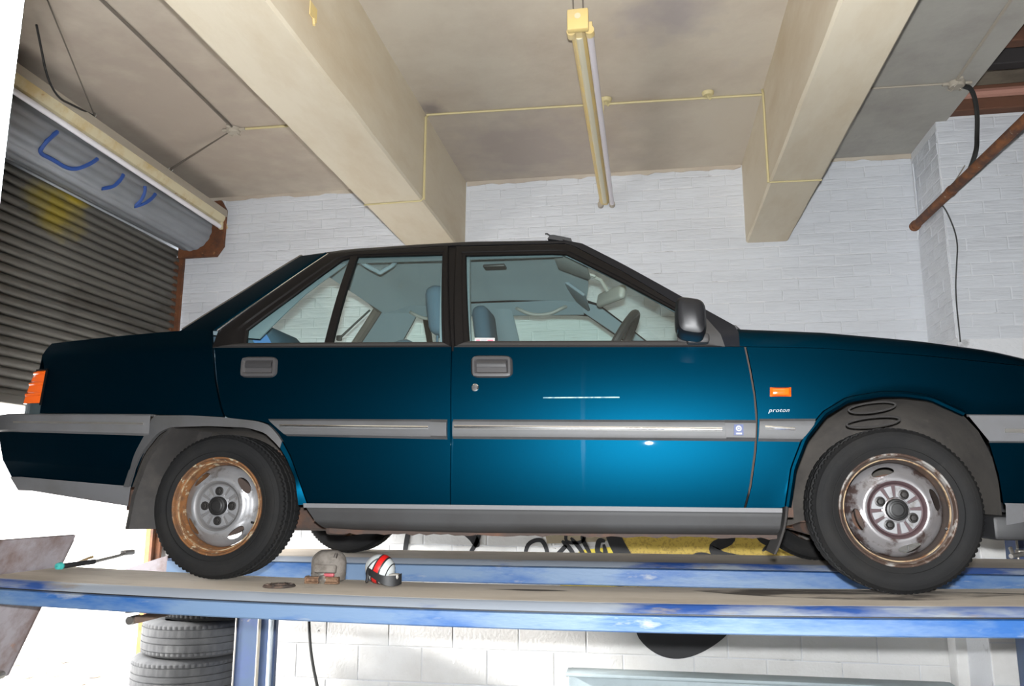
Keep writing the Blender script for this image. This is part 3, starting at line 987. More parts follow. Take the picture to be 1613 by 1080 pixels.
def side(far):
    lab = (lambda s: s) if not far else (lambda s: None)
    m = PAINT
    # --- rear door
    g = coons(rounded([P['rd_left'][0], P['rd_right'][0]], 1), P['rd_right'], [P['rd_left'][-1], P['rd_right'][-1]], P['rd_left'], 26, 26)
    rd = sheet(g, far=far).build('rear_door', m, car)
    ring(P['rframe_out'], P['rframe_in'], far=far).build('window_frame', FRAME, rd, label=lab('black window frame'))
    fill(P['rframe_in'], .012, far).build('window_glass', GLASS, rd, label=lab('tinted rear side window'))
    g = quad(P['divider'][0], P['divider'][3], P['divider'][2], P['divider'][1], 4, 8)
    sheet(g, lambda u, v: .001, .02, far).build('window_divider', FRAME, rd)
    g = quad((-.036, .858), (.902, .834), (.864, .854), (.094, .874), 24, 3)
    sheet(g, lambda u, v: -.007 * (1 - abs(2 * v - 1) ** 3), .01, far).build('waist_strip', WAIST, rd, label=lab('brownish rubber strip under the window'))
    g = quad((.303, .517), (.900, .500), (.899, .571), (.223, .582), 24, 8)
    mo = sheet(g, crest(.014), .012, far).build('side_moulding', GREYTR, rd, label=lab('grey rubbing strip'))
    sheet(quad((.282, .548), (.833, .536), (.833, .547), (.276, .559), 20, 3), lambda u, v: -.0195 + .003 * (2 * v - 1) ** 2, .005, far).build('chrome_strip', CHROME, rd, label=lab('chrome strip'))
    g = quad((.842, .502), (.900, .500), (.899, .571), (.838, .573), 4, 6)
    sheet(g, crest(.018), .012, far).build('moulding_end', GREYTR, rd)
    # --- front door
    g = coons([P['fd_left'][0], P['fd_right'][0]], P['fd_right'], [P['fd_left'][-1], P['fd_right'][-1]], P['fd_left'], 30, 26)
    fd = sheet(g, far=far).build('front_door', m, car)
    ring(P['fframe_out'], P['fframe_in'], far=far).build('window_frame', FRAME, fd, label=lab('black window frame'))
    fill(P['fframe_in'], .012, far).build('window_glass', GLASS, fd, label=lab('tinted front side window'))
    g = quad((.912, .833), (1.86, .806), (1.745, .832), (.966, .854), 24, 3)
    sheet(g, lambda u, v: -.007 * (1 - abs(2 * v - 1) ** 3), .01, far).build('waist_strip', WAIST, fd)
    g = quad((.920, .502), (1.937, .485), (1.942, .556), (.920, .571), 30, 8)
    sheet(g, crest(.014), .012, far).build('side_moulding', GREYTR, fd, label=lab('grey rubbing strip'))
    sheet(quad((.927, .536), (1.833, .518), (1.834, .531), (.927, .549), 24, 3), lambda u, v: -.0195 + .003 * (2 * v - 1) ** 2, .005, far).build('chrome_strip', CHROME, fd, label=lab('chrome strip'))
    sheet(quad((1.846, .487), (1.937, .485), (1.942, .556), (1.843, .558), 4, 6), crest(.018), .012, far).build('moulding_end', GREYTR, fd)
    # mirror foot triangle and A-pillar
    tri = [(1.702, .83), (1.858, .806), (1.846, .85), (1.802, .916), (1.74, .945), (1.70, .955)]
    fill(tri, -.006, far, .02, 8).build('mirror_foot', MIRTRI, fd, label=lab('grey triangular mirror mount'))
    g = coons(P['ap_low'], [P['ap_low'][-1], P['ap_top'][-1]], P['ap_top'], [P['ap_low'][0], P['ap_top'][0]], 30, 5)
    sheet(g, lambda u, v: .004, .02, far).build('windscreen_pillar', BLACKP, car, label=lab('dark painted windscreen pillar'))
    # --- C pillar and roof rail
    g = coons(rounded([P['cp_left'][0], P['cp_right'][0]], 1), P['cp_right'], [P['cp_left'][-1], P['cp_right'][-1]], P['cp_left'], 8, 14)
    sheet(g, lambda u, v: .003 + .012 * (1 - u) ** 2, .02, far).build('rear_pillar', m, car)
    gl = [Vector(p) for p in P['cp_right']]
    pts = [(p.x, S(p.x, p.y) - .004, p.y) for p in resample(gl, 12)]
    pts2 = [(p.x + .010, S(p.x, p.y) - .005, p.y - .004) for p in resample(gl, 12)]
    f = (lambda q: [(x, 2 * CY - y, z) for x, y, z in q]) if far else (lambda q: q)
    MB().tube(f(pts), .0045, 6).build('gutter_strip', m, car, label=lab('blue edge of the rain gutter'))
    MB().tube(f(pts2), .003, 6).build('gutter_strip', CHROME, car, label=lab('bright edge of the rain gutter'))
    g = coons(P['rail_low'], [P['rail_low'][-1], P['rail_top'][-1]], P['rail_top'], [P['rail_low'][0], P['rail_top'][0]], 24, 4)
    sheet(g, lambda u, v: .004 + .008 * v * v, .02, far).build('roof_rail', BLACKP, car, label=lab('dark rain gutter rail'))
    # --- rear quarter
    g = coons(P['qp_bottom'], P['qp_right'], P['qp_top'], P['qp_left'], 26, 18)
    sheet(g, far=far).build('rear_quarter', m, car)
    # --- front wing
    g = coons(P['ff_bottom'], [P['ff_bottom'][-1], P['ff_top'][-1]], P['ff_top'], P['ff_left'], 60, 14)
    fw_ = sheet(g, lambda u, v: -.006 * max(0, 1 - v * 4) ** 1.5 * min(1, max(0, (u - .06) * 10)), far=far).build('front_wing', m, car)
    g = quad((1.947, .485), (2.084, .482), (2.140, .558), (1.955, .560), 12, 8)
    sheet(g, crest(.014), .012, far).build('side_moulding', GREYTR, fw_, label=lab('grey rubbing strip'))
    sheet(quad((1.969, .524), (2.063, .519), (2.063, .528), (1.970, .536), 8, 3), lambda u, v: -.0195 + .003 * (2 * v - 1) ** 2, .005, far).build('chrome_strip', CHROME, fw_)
    g = quad((1.993, .632), (2.060, .631), (2.062, .662), (1.995, .663), 8, 6)
    sheet(g, lambda u, v: -.012 * (1 - (2 * v - 1) ** 4) * (1 - (2 * u - 1) ** 6), .01, far).build('indicator', ORANGE, fw_, label=lab('orange side indicator'))
    # --- arches
    def poly3(L, off=0.):
        return f([(p[0], S(p[0], p[1]) + off, p[1]) for p in L])
    a_in = resample(P['arch_r'], 40)
    a_out = resample(P['arch_r_out'], 40)
    cut = 31
    g = coons(a_in[:cut + 1], [a_in[cut], a_out[cut]], a_out[:cut + 1], [a_in[0], a_out[0]], 40, 4)
    ar = sheet(g, lambda u, v: -.010 * (1 - v) - .004, .02, far).build('rear_arch_trim', GREYTR, car, label=lab('grey wheel arch moulding'))
    g = coons(a_in[cut:], [a_in[-1], a_out[-1]], a_out[cut:], [a_in[cut], a_out[cut]], 12, 3)
    sheet(g, lambda u, v: -.008 * (1 - v) - .002, .02, far).build('rear_arch_lip', m, ar, label=lab('blue painted lip of the wheel arch'))
    MB().tube(poly3(resample(P['arch_f'][1:10], 40), -.004), .011, 8).build('front_arch_lip', m, car, label=lab('blue painted lip of the wheel arch'))
    for nm, arch, cxx in (('rear_arch_liner', a_in, 0.), ('front_arch_liner', resample(P['arch_f'], 40), 2.38)):
        secs = []
        for p in arch:
            y0 = S(p[0], p[1]) + .012
            q = Vector((p[0] - cxx, p[1] - .24))
            q2 = q * 1.03
            secs.append([(p[0], y0, p[1]), (cxx + q2.x, y0 + .10, .24 + q2.y), (cxx + q.x, .20, .24 + q.y), (cxx + q.x * .92, .30, .24 + q.y * .92), (cxx + q.x * .80, .33, .24 + q.y * .80), (cxx, .34, .30)])
        b = MB().loft([f(s_) for s_ in secs], closed=False, cap=False)
        b.build(nm, LINER, car, label=lab('dirty grey-brown wheel arch liner'), smooth=50)
    # moulded loops of the front liner
    if not far:
        for dz, wd in ((0., .075), (-.048, .085)):
            pts = [(2.335 + wd * math.cos(t_), .03 + .03 * math.sin(t_ * 2) * 0, .602 + dz + .016 * math.sin(t_) + .02 * math.cos(t_) * .4) for t_ in [2 * PI * i / 24 for i in range(24)]]
            MB().tube(pts, .0035, 6, closed=True).build('liner_rib', FLAPM, car)
    # mudflaps
    yb = .035
    b = MB()
    path = [(-.174, .552), (-.262, .44), (-.322, .293), (-.336, .181)]
    ia = resample([Vector(p) for p in path], 10)
    ib = resample([Vector((-.16, .552)), Vector((-.205, .40)), Vector((-.225, .25)), Vector((-.215, .18))], 10)
    sec = []
    for a_, c_ in zip(ia, ib):
        ya = S(a_.x, max(a_.y, .28)) + .004
        sec.append(f([(a_.x, ya, a_.y), (a_.x + .018, ya - .004, a_.y), (c_.x, .03, c_.y), (c_.x + .02, .16, c_.y), (c_.x + .03, .16, c_.y), (c_.x - .01, .03, c_.y), (a_.x - .004, ya + .014, a_.y)]))
    b.loft(sec).build('rear_mudflap', FLAPM, car, label=lab('black rubber mudflap behind the rear wheel'))
    b = MB()
    secs = []
    for t_ in [i / 10 for i in range(11)]:
        z = .30 - t_ * .175
        x = 2.03 - .045 * t_ ** 2 - .004
        y0 = -.055 + .012 * t_
        secs.append(f([(x, y0, z), (x + .006, y0 - .004, z), (x + .012, y0 + .02, z), (x + .012, .14, z), (x, .14, z)]))
    b.loft(secs).build('front_mudflap', FLAPM, car, label=lab('narrow black mudflap behind the front wheel'))
    # --- sill
    g = coons([(.432, .193), (.560, .186), (1.0, .180), (1.4, .182), (2.000, .184)], [(2.000, .184), (2.014, .266)], [(.375, .274), (2.014, .266)], [(.432, .193), (.375, .274)], 40, 10)
    sheet(g, lambda u, v: (.035 * max(0, 1 - v * 3.5) ** 1.5 - .012 * (1 if v < .86 else (1 - v) / .14)), .03, far).build('sill_trim', SILLM, car, label=lab('grey sill trim with rusty lower edge'))
    b = MB()
    random.seed(77)
    sec = []
    for i in range(61):
        x = .45 + i * (2.0 - .45) / 60
        zz = .178 + random.uniform(-.004, .004)
        sec.append(f([(x, -.005, .20), (x, -.005, zz - .006), (x, .004, zz - .006), (x, .004, .20)]))
    b.loft(sec).build('sill_flange', UNDER, car, label=lab('rusty seam under the sill'))
    sheet(quad((.374, .264), (2.012, .257), (2.013, .271), (.370, .279), 40, 3), lambda u, v: -.016 + .006 * v, .01, far).build('sill_strip', mat('sill_light_grey', (.12, .12, .125), .5) if 'sill_light_grey' not in bpy.data.materials else bpy.data.materials['sill_light_grey'], car, label=lab('lighter grey top edge of the sill'))
    # --- interior trims seen from the inside
    g = coons([P['cp_left'][0], (.12, .90)], [(.12, .90), (.245, 1.10), (.40, 1.285)], [(.18, 1.30), (.40, 1.285)], [P['cp_left'][0], (.0, 1.11), (.18, 1.30)], 8, 10)
    sheet(g, lambda u, v: .045, .008, far).build('pillar_trim', TRIMIN, car)
    sheet(quad((.885, .27), (.94, .27), (.935, .84), (.88, .84), 2, 10), lambda u, v: .020, .01, far).build('pillar_face', PAINT, car)
    sheet(quad((.885, .82), (.935, .82), (.86, 1.31), (.79, 1.31), 4, 10), lambda u, v: .012, .008, far).build('centre_pillar_cover', FRAME, car, label=lab('black cover between the doors'))
    sheet(quad((.858, .80), (.975, .80), (.90, 1.27), (.785, 1.27), 6, 10), lambda u, v: .032 + .02 * (1 - (2 * u - 1) ** 2), .02, far).build('centre_pillar', TRIMIN, car)
    g = coons([(1.27, 1.25), (1.50, 1.10), (1.72, .94), (1.80, .86)], [(1.80, .86), (1.87, .88)], [(1.27, 1.295), (1.36, 1.27), (1.52, 1.155), (1.72, 1.0), (1.87, .88)], [(1.27, 1.25), (1.27, 1.295)], 16, 3)
    sheet(g, lambda u, v: .038, .012, far).build('pillar_trim', TRIMIN, car)
    g = quad((.25, 1.255), (1.28, 1.235), (1.27, 1.30), (.18, 1.30), 16, 4)
    sheet(g, lambda u, v: .036 + .02 * v, .01, far).build('rail_trim', TRIMIN, car)
    return rd, fd, fw_


BLACKP = mat('dark_painted_rail', (.004, .005, .008), .4, .1, spec=.2, coat=.15)
near_rd, near_fd, near_fw = side(False)
side(True)

# ---- handles, lock, sticker, badge (near side)
def handle(x0, x1, z0, z1, door, tilt):
    g0 = quad((x0 + .004, z0), (x1 + .004, z0 - .003), (x1, z1 - .004), (x0, z1), 20, 16)
    mid = (g0[0][0] + g0[-1][-1]) / 2
    g = []
    for i, col in enumerate(g0):          # pull the corners in to a rounded rectangle
        row = []
        for j, p_ in enumerate(col):
            a_, c_ = 2 * i / 20 - 1, 2 * j / 16 - 1
            row.append(Vector((mid.x + (p_.x - mid.x) * math.sqrt(1 - .20 * (abs(c_) ** 6)), mid.y + (p_.y - mid.y) * math.sqrt(1 - .30 * (abs(a_) ** 8)))))
        g.append(row)

    def off(u, v):
        e = min(u, 1 - u, v * .55, (1 - v) * .55)
        return -.011 * min(1, (e / .045)) ** .5 if e < .11 else -.0025
    h = sheet(g, off, .014).build('door_handle', mat('grey_handle', (.045, .043, .044), .42), door, label='grey recessed door handle')
    xa, xb = x0 + (x1 - x0) * .16, x0 + (x1 - x0) * .86
    za = (z0 + z1) / 2
    g = quad((xa, za - .004), (xb, za - .007), (xb, z1 - .020), (xa, z1 - .016), 8, 4)
    sheet(g, lambda u, v: -.0095 + .004 * (2 * v - 1) ** 2, .007).build('handle_flap', mat('handle_flap_grey', (.026, .025, .026), .4), door)


handle(.976, 1.127, .717, .800, near_fd, 0)
handle(.091, .240, .737, .819, near_rd, 0)
y0 = S(.996, .682)
MB().lathe([(.0001, -.006), (.010, -.006), (.0135, -.003), (.0145, .004)], (.996, y0, .682), (0, 1, 0), 24).lathe([(.0001, -.0075), (.007, -.0075), (.008, -.005)], (.996, y0, .682), (0, 1, 0), 16).build('key_lock', CHROME, near_fd, label='round chrome key lock')
sheet(quad((.986, .8515), (1.060, .849), (1.059, .865), (.985, .868), 4, 2), lambda u, v: .007, .002).build('window_sticker', EMBW, near_fd, label='white and pink sticker low in the window')
sheet(quad((.992, .8555), (1.005, .8551), (1.005, .8590), (.992, .8594), 2, 2), lambda u, v: .0062, .001).build('sticker_mark', PINK, near_fd)
sheet(quad((1.033, .8540), (1.054, .8532), (1.054, .8572), (1.033, .8580), 2, 2), lambda u, v: .0062, .001).build('sticker_mark', PINK, near_fd)
b = MB()
for i in range(6):
    x = 1.009 + i * .0037
    b.add([(x, S(x, .857) + .0055, .8552), (x + .0024, S(x, .857) + .0055, .8551), (x + .0024, S(x, .857) + .0055, .8588), (x, S(x, .857) + .0055, .8589)], [(0, 1, 2, 3)])
b.build('sticker_print', mat('sticker_grey', (.2, .2, .22), .5), near_fd, smooth=0)
sheet(quad((1.869, .505), (1.900, .504), (1.901, .540), (1.871, .540), 3, 3), lambda u, v: -.0225, .005).build('emblem', EMBL, near_fd, label='small blue emblem with white disc')
ex, ez = 1.8855, .5265
ey = S(ex, ez) - .0232
MB().lathe([(.0001, -.001), (.009, -.001), (.0095, .001)], (ex, ey, ez), (0, 1, 0), 24).build('emblem_disc', EMBW, near_fd)
MB().lathe([(.003, -.002), (.0055, -.002)], (ex, ey, ez), (0, 1, 0), 24).build('emblem_ring', EMBL, near_fd)
MB().box(ex - .009, ex + .009, ey - .0004, ey + .001, .5075, .5125).build('emblem_bar', EMBW, near_fd)
fc = bpy.data.curves.new('badge', 'FONT')
fc.body = 'proton'
fc.size = .0232
fc.shear = .35
fc.extrude = .0015
fc.bevel_depth = .0003
fc.space_character = 1.12
fc.align_x = 'LEFT'
bo = bpy.data.objects.new('wing_badge', fc)
COL.objects.link(bo)
bo.parent = near_fw
bo.rotation_euler = (PI / 2, 0, math.radians(0))
bo.location = Vector((1.985, S(2.0, .58) - .002, .5805)) - ORG[car]
bo.scale = (.90, .8, 1)
fc.materials.append(BADGE)
bpy.context.view_layer.update()
bo2 = bpy.data.objects.new('wing_badge_tmp', bpy.data.meshes.new_from_object(bo.evaluated_get(bpy.context.evaluated_depsgraph_get())))
COL.objects.link(bo2)
bo2.parent, bo2.location, bo2.rotation_euler, bo2.scale = near_fw, bo.location, bo.rotation_euler, bo.scale
bpy.data.objects.remove(bo)
bo = bo2
bo.name = 'wing_badge'
bo['label'] = 'small chrome lettering on the front wing'

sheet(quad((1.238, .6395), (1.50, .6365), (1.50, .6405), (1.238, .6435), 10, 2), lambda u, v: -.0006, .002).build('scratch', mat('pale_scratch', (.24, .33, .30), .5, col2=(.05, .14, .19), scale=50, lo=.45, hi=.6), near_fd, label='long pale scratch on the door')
# ---- wing mirror on the near door
mr = MB()
secs = []
for t_, sx, sz in ((0, .55, .6), (.04, .85, .88), (.15, 1, 1), (.75, 1, 1), (.93, .9, .92), (1, .7, .74)):
    y = -.245 + .175 * t_
    pts = []
    for i in range(28):
        a = 2 * PI * i / 28
        cx_, sx_ = math.cos(a), math.sin(a)
        px = (abs(cx_) ** .5) * (1 if cx_ > 0 else -1) * .048 * sx
        pz = (abs(sx_) ** .5) * (1 if sx_ > 0 else -1) * .062 * sz
        pts.append((1.740 + px + .012 * (1 - t_) * 0 + (-.10) * pz * 0, y, .880 + pz - px * .18))
    secs.append(pts)
mr.loft(secs).build('wing_mirror', BLACKPL, near_fd, label='black plastic wing mirror')
MB().rbox((1.768, -.07, .832), (.075, .06, .035), .01).build('mirror_arm', MIRTRI, near_fd)
MB().rbox((1.700, -.158, .880), (.006, .12, .085), .002).build('mirror_glass', mat('mirror_silver', (.6, .62, .62), .05, 1.), near_fd)

# ---- roof, screens, bonnet, boot
def span3(pts, crown, n=20, pull=(0, 0), inset=.0, edge=2.2):
    """loft of cross-sections over the car from near flank to far flank"""
    secs = []
    for k, (x, z) in enumerate(pts):
        y0 = S(x, z) + inset
        sec = []
        for i in range(n + 1):
            t_ = 2 * i / n - 1
            h = 1 - abs(t_) ** edge
            u = k / (len(pts) - 1)
            px = pull[0] * (1 - u) + pull[1] * u
            cr = crown[0] * (1 - u) + crown[1] * u if isinstance(crown, tuple) else crown
            sec.append((x + px * h, y0 + (2 * CY - 2 * y0) * i / n, z + cr * h))
        secs.append(sec)
    return secs


rp = resample(P['rail_top'], 16)
secs = span3([(p.x, p.y - .002) for p in rp], .062, pull=(-.02, .05), inset=.014, edge=2.4)
top = MB().loft(secs, closed=False)
top.build('roof', BLACKP if False else PAINT, car, label='dark blue roof')
hl = [(.20, 1.270), (.36, 1.300), (.65, 1.312), (.90, 1.312), (1.10, 1.303), (1.285, 1.284)]
rpp = resample(hl, 40)
secs = span3([(p.x, p.y) for p in rpp], .018, pull=(-.03, .05), inset=.05, edge=2.2)
# the cloth is stretched over cross bows
for k, s_ in enumerate(secs):
    q = .008 * abs(math.sin(k / 40 * PI * 3.5))
    s_[:] = [(x, y, z + q * min(1, 4 * i / 20, 4 * (20 - i) / 20)) for i, (x, y, z) in enumerate(s_)]
MB().loft(secs, closed=False).build('headliner', HEADL, car, label='pale grey-blue headliner')
ws = resample(P['ap_top'][:5], 12)
secs = span3([(p.x - .006, p.y - .008) for p in ws], (.060, .014), pull=(.05, .10), inset=.016, edge=2.4)
MB().loft(secs, closed=False).build('windscreen', GLASS, car, label='tinted windscreen')
# screen surround along header and base
for k, nm in ((0, 'screen_surround'), (-1, 'screen_surround')):
    MB().tube([(x, y, z) for x, y, z in secs[k]], .014, 6).build(nm, RUBBER, car)
rw = resample(P['cp_left'], 10)
secs = span3([(p.x + .004, p.y - .006) for p in rw], (.018, .055), pull=(-.09, -.03), inset=.05)
MB().loft(secs, closed=False).build('rear_window', GLASS, car, label='tinted rear window')
SURR = mat('brown_surround', (.10, .085, .075), .8)
for sec in (secs[0], secs[-1], [s_[0] for s_ in secs], [s_[-1] for s_ in secs]):
    MB().tube(sec, .026 if len(sec) < 15 else .013, 8).build('screen_surround', SURR, car)
hs = resample(P['hood_sil'], 24)
ft = resample(P['ff_top'], 24)
secs = []
for a_, c_ in zip(hs, ft):
    z0, z1 = c_.y + .003, a_.y
    x = a_.x
    y0 = S(x, z0) + .002
    h = z1 - z0
    prof = [(0, 0), (.003, h * .35), (.010, h * .68), (.024, h * .90), (.05, h), (.12, h + .008), (.3, h + .016), (CY - y0 - .0, h + .024)]
    row = [(x, y0 + dy, z0 + dz) for dy, dz in prof]
    row += [(x_, 2 * CY - y_, z_) for x_, y_, z_ in reversed(row[:-1])]
    secs.append(row)
bn = MB().loft(secs, closed=False)
bn.build('bonnet', PAINT, car, smooth=60)
dk = [(-.205, .936), (-.35, .931), (-.488, .922), (-.70, .912), (-.775, .903), (-.795, .88), (-.80, .85), (-.80, .64)]
secs = span3(dk, .014, pull=(0, -.03), inset=.004, edge=6)
MB().loft(secs, closed=False).build('boot_lid', PAINT, car, smooth=50)
# antenna stub on the roof front
b = MB().prism([(1.215, 1.325), (1.315, 1.305), (1.31, 1.322), (1.24, 1.340), (1.225, 1.340)], lambda a, c_, t_: (a, t_, c_), .26, .29)
b.tube([(1.235, .275, 1.334), (1.212, .275, 1.350), (1.204, .275, 1.350)], .0035, 6)
b.build('roof_antenna', RUBBER, car, label='small black antenna base on the roof edge')

# ---- bumpers
def bumper_path(z, x_front, x_end, r, off, sgn=1, n=8):
    """plan outline at height z from the arch round the end of the car to the other arch"""
    pts = []
    m_ = 10
    xe = x_end + sgn * r
    for i in range(m_ + 1):
        x = x_front + (xe - x_front) * i / m_
        pts.append((x, S(x, z) + off, z))
    y0 = pts[-1][1]
    for i in range(1, n + 1):
        a = PI / 2 * i / n
        pts.append((xe - sgn * r * math.sin(a), y0 + r * (1 - math.cos(a)), z))
    half = pts
    mid = (x_end - sgn * .02, CY, z)
    return half + [mid] + [(x, 2 * CY - y, zz) for x, y, zz in reversed(half)]


def zl(base, x, slope):
    return base


def bumper(levels, sgn, name, m, parent, label=None, smooth=40):
    """levels: (z at arch, z at end, x_arch, x_end, off)"""
    secs = []
    for za, ze, xa, xb, off in levels:
        pth = bumper_path((za + ze) / 2, xa, xb, .055, off, sgn)
        pth = [(x, y, za + (ze - za) * min(1, abs(x - xa) / abs(xb - xa))) for x, y, z in pth]
        secs.append(pth)
    return MB().loft(secs, closed=False).build(name, m, parent, label=label, smooth=smooth)


rb = bumper([(.600, .612, -.242, -.80, .03), (.606, .621, -.242, -.86, .004), (.603, .616, -.242, -.893, -.008), (.597, .607, -.242, -.905, -.014), (.570, .588, -.242, -.909, -.015), (.531, .557, -.242, -.905, -.014), (.523, .549, -.242, -.895, -.004), (.525, .549, -.242, -.84, .02)], -1, 'rear_bumper', GREYPL, car, 'grey rear bumper band')
sk = bumper([(.526, .552, -.242, -.89, .0), (.470, .500, -.262, -.874, -.003), (.398, .437, -.288, -.853, -.004), (.392, .431, -.290, -.850, -.0015), (.335, .371, -.316, -.815, .006)], -1, 'bumper_skirt', PAINT, rb, 'blue painted bumper skirt')
bumper([(.338, .374, -.316, -.818, .0), (.330, .368, -.317, -.812, -.002), (.265, .322, -.337, -.79, .012), (.262, .320, -.337, -.74, .06)], -1, 'bumper_trim', GREYPL, rb, 'grey lower edge of the bumper')
pts = []
g = quad((-.905, .581), (-.268, .563), (-.268, .574), (-.905, .593), 20, 3)
sheet(quad((-.86, .581), (-.268, .565), (-.268, .5725), (-.86, .589), 20, 3), lambda u, v: -.018, .004).build('chrome_strip', STEEL, rb, label='chrome strip on the bumper')
fb = bumper([(.560, .552, 2.600, 3.00, .012), (.566, .560, 2.592, 3.05, -.008), (.562, .556, 2.595, 3.07, -.014), (.482, .478, 2.65, 3.07, -.014), (.477, .474, 2.653, 3.06, -.004), (.478, .474, 2.655, 3.00, .02)], 1, 'front_bumper', GREYPL, car, 'grey front bumper band')
bumper([(.48, .476, 2.655, 3.05, .0), (.38, .37, 2.676, 3.04, -.002), (.287, .28, 2.690, 3.02, .008)], 1, 'bumper_skirt', PAINT, fb)
bumper([(.29, .283, 2.690, 3.02, .0), (.283, .28, 2.691, 3.02, -.004), (.216, .21, 2.698, 2.99, .012), (.214, .21, 2.70, 2.9, .08)], 1, 'bumper_trim', GREYPL, fb)
sheet(quad((2.70, .508), (2.95, .502), (2.95, .512), (2.70, .520), 10, 3), lambda u, v: -.018, .004).build('chrome_strip', STEEL, fb)
# ---- front end, out of the photograph but part of the car
GRILLE = mat('black_grille', (.012, .012, .012), .5)
LAMPG = mat('clear_lamp_glass', (.5, .52, .52), .15, coat=.5)
MB().loft([[(2.90 + .06 * (1 - abs(2 * i / 20 - 1) ** 3), .02 + (2 * CY - .04) * i / 20, z) for i in range(21)] for z in (.54, .69)], closed=False).build('grille_panel', GRILLE, car)
for k in range(4):
    MB().tube([(2.925 + .06 * (1 - abs(2 * i / 12 - 1) ** 3), .42 + (2 * CY - .84) * i / 12, .575 + .03 * k) for i in range(13)], .006, 6).build('grille_bar', GREYPL, car)
for far in (False, True):
    y0 = .03 if not far else 2 * CY - .37
    MB().rbox((2.935, y0 + .17, .62), (.07, .33, .125), .018).build('headlamp', LAMPG, car, label='rectangular clear headlamp')
# ---- tail lamp (near) and its pair
for far in (False, True):
    f = (lambda q: [(x, 2 * CY - y, z) for x, y, z in q]) if far else (lambda q: q)
    b = MB()
    secs = []
    zs_ = [.659 + (.789 - .659) * i / 24 for i in range(25)]
    for i, z in enumerate(zs_):
        u = i / 24
        xl = -.848 + (.848 - .822) * u ** 1.2
        rid = -.007 if i % 8 in (6, 7) else (.0 if i % 2 else -.0012)
        y0 = S(-.75, z) - .004 + rid
        secs.append(f([(-.755, y0 + .02, z), (-.755, y0, z), (-.79, y0 + .003, z), (xl + .012, y0 + .010, z), (xl, y0 + .026, z), (xl, y0 + .25, z), (xl + .03, y0 + .25, z)]))
    b.loft(secs).build('tail_lamp', ORANGE, car, label=None if far else 'orange ribbed rear lamp')
    b = MB()
    b.loft([f([(-.752, S(-.75, z) + .02, z), (-.752, S(-.75, z) - .003, z), (-.80, S(-.75, z) + .002, z), (-.838, S(-.75, z) + .02, z), (-.838, .3, z), (-.80, .3, z)]) for z in (.612, .658)])
    b.build('lamp_panel', mat('dark_grey_panel', (.035, .05, .055), .5), car)
    b = MB()
    b.loft([f([(-.748, S(-.75, z) + .02, z), (-.748, S(-.75, z) - .006, z), (-.755, S(-.75, z) - .006, z), (-.755, S(-.75, z) + .02, z)]) for z in (.65, .795)])
    b.loft([f([(-.748, S(-.75, .79) + .02, z), (-.748, S(-.75, .79) - .006, z), (-.81, S(-.75, .79) + .008, z), (-.828, S(-.75, .79) + .03, z)]) for z in (.790, .797)])
    b.build('lamp_rim', FRAME, car)

# ---- wheels: tyre with rim, disc, hub cap and nuts as sub-parts
R_T, W_T = .267, .165
HOLE_R, HOLE_A, HOLE_B = .1255, .036, .0135


def disc_mesh(hole_ang, seed):
    """pressed steel disc, a polar grid with four oval openings fitted to the grid"""
    prof = [(.033, .030), (.040, .032), (.0445, .0335), (.077, .0335), (.081, .0325), (.0845, .026), (.089, .0195), (.097, .0165), (.104, .0175), (.110, .0215), (.116, .0265), (.122, .031), (.128, .036), (.134, .0405), (.140, .046), (.146, .053), (.1505, .062)]
    rs = []
    for (r0, h0), (r1, h1) in zip(prof, prof[1:]):
        k = 3 if .104 <= r0 < .15 else 2
        rs += [(r0 + (r1 - r0) * i / k, h0 + (h1 - h0) * i / k) for i in range(k)]
    rs.append(prof[-1])
    n = 240
    m = MB()
    vs = []
    for j in range(n):
        a = 2 * PI * j / n
        for r, h in rs:
            # pull vertices near an opening's rim onto it
            rr, aa, hh = r, a, h
            for ha in hole_ang:
                da = (a - ha + PI) % (2 * PI) - PI
                u, v = da * HOLE_R / HOLE_A, (r - HOLE_R) / HOLE_B
                d_ = math.hypot(u, v)
                if .78 < d_ < 1.22:
                    s_ = 1 / d_
                    rr = HOLE_R + v * s_ * HOLE_B
                    aa = ha + u * s_ * HOLE_A / HOLE_R
                    hh = h - .003
                elif d_ < 1.6:
                    hh = h - .0025 * max(0, (1.6 - d_) / .4)
            vs.append((rr * math.cos(aa), hh - .013, rr * math.sin(aa)))
    k = len(rs)
    fs = []
    for j in range(n):
        j2 = (j + 1) % n
        for i in range(k - 1):
            am = 2 * PI * (j + .5) / n
            rm = (rs[i][0] + rs[i + 1][0]) / 2
            if any(math.hypot(((am - ha + PI) % (2 * PI) - PI) * HOLE_R / HOLE_A, (rm - HOLE_R) / HOLE_B) < .93 for ha in hole_ang):
                continue
            fs.append((j * k + i, j2 * k + i, j2 * k + i + 1, j * k + i + 1))
    m.add(vs, fs)
    return m


def sector(m, r0, r1, a0, a1, h0, h1, n=6, inset=.0015):
    """raised pad on the disc"""
    def ringpts(e, h):
        out = []
        for i in range(n + 1):
            a = a0 + (a1 - a0) * i / n
            ee = e / r1
            a = min(max(a, a0 + ee), a1 - ee)
            out.append(((r1 - e) * math.cos(a), h, (r1 - e) * math.sin(a)))
        for i in range(n, -1, -1):
            a = a0 + (a1 - a0) * i / n
            ee = e / r0
            a = min(max(a, a0 + ee), a1 - ee)
            out.append(((r0 + e) * math.cos(a), h, (r0 + e) * math.sin(a)))
        return out
    m.loft([ringpts(0, h0), ringpts(inset * .4, h1 + .001), ringpts(inset, h1)])


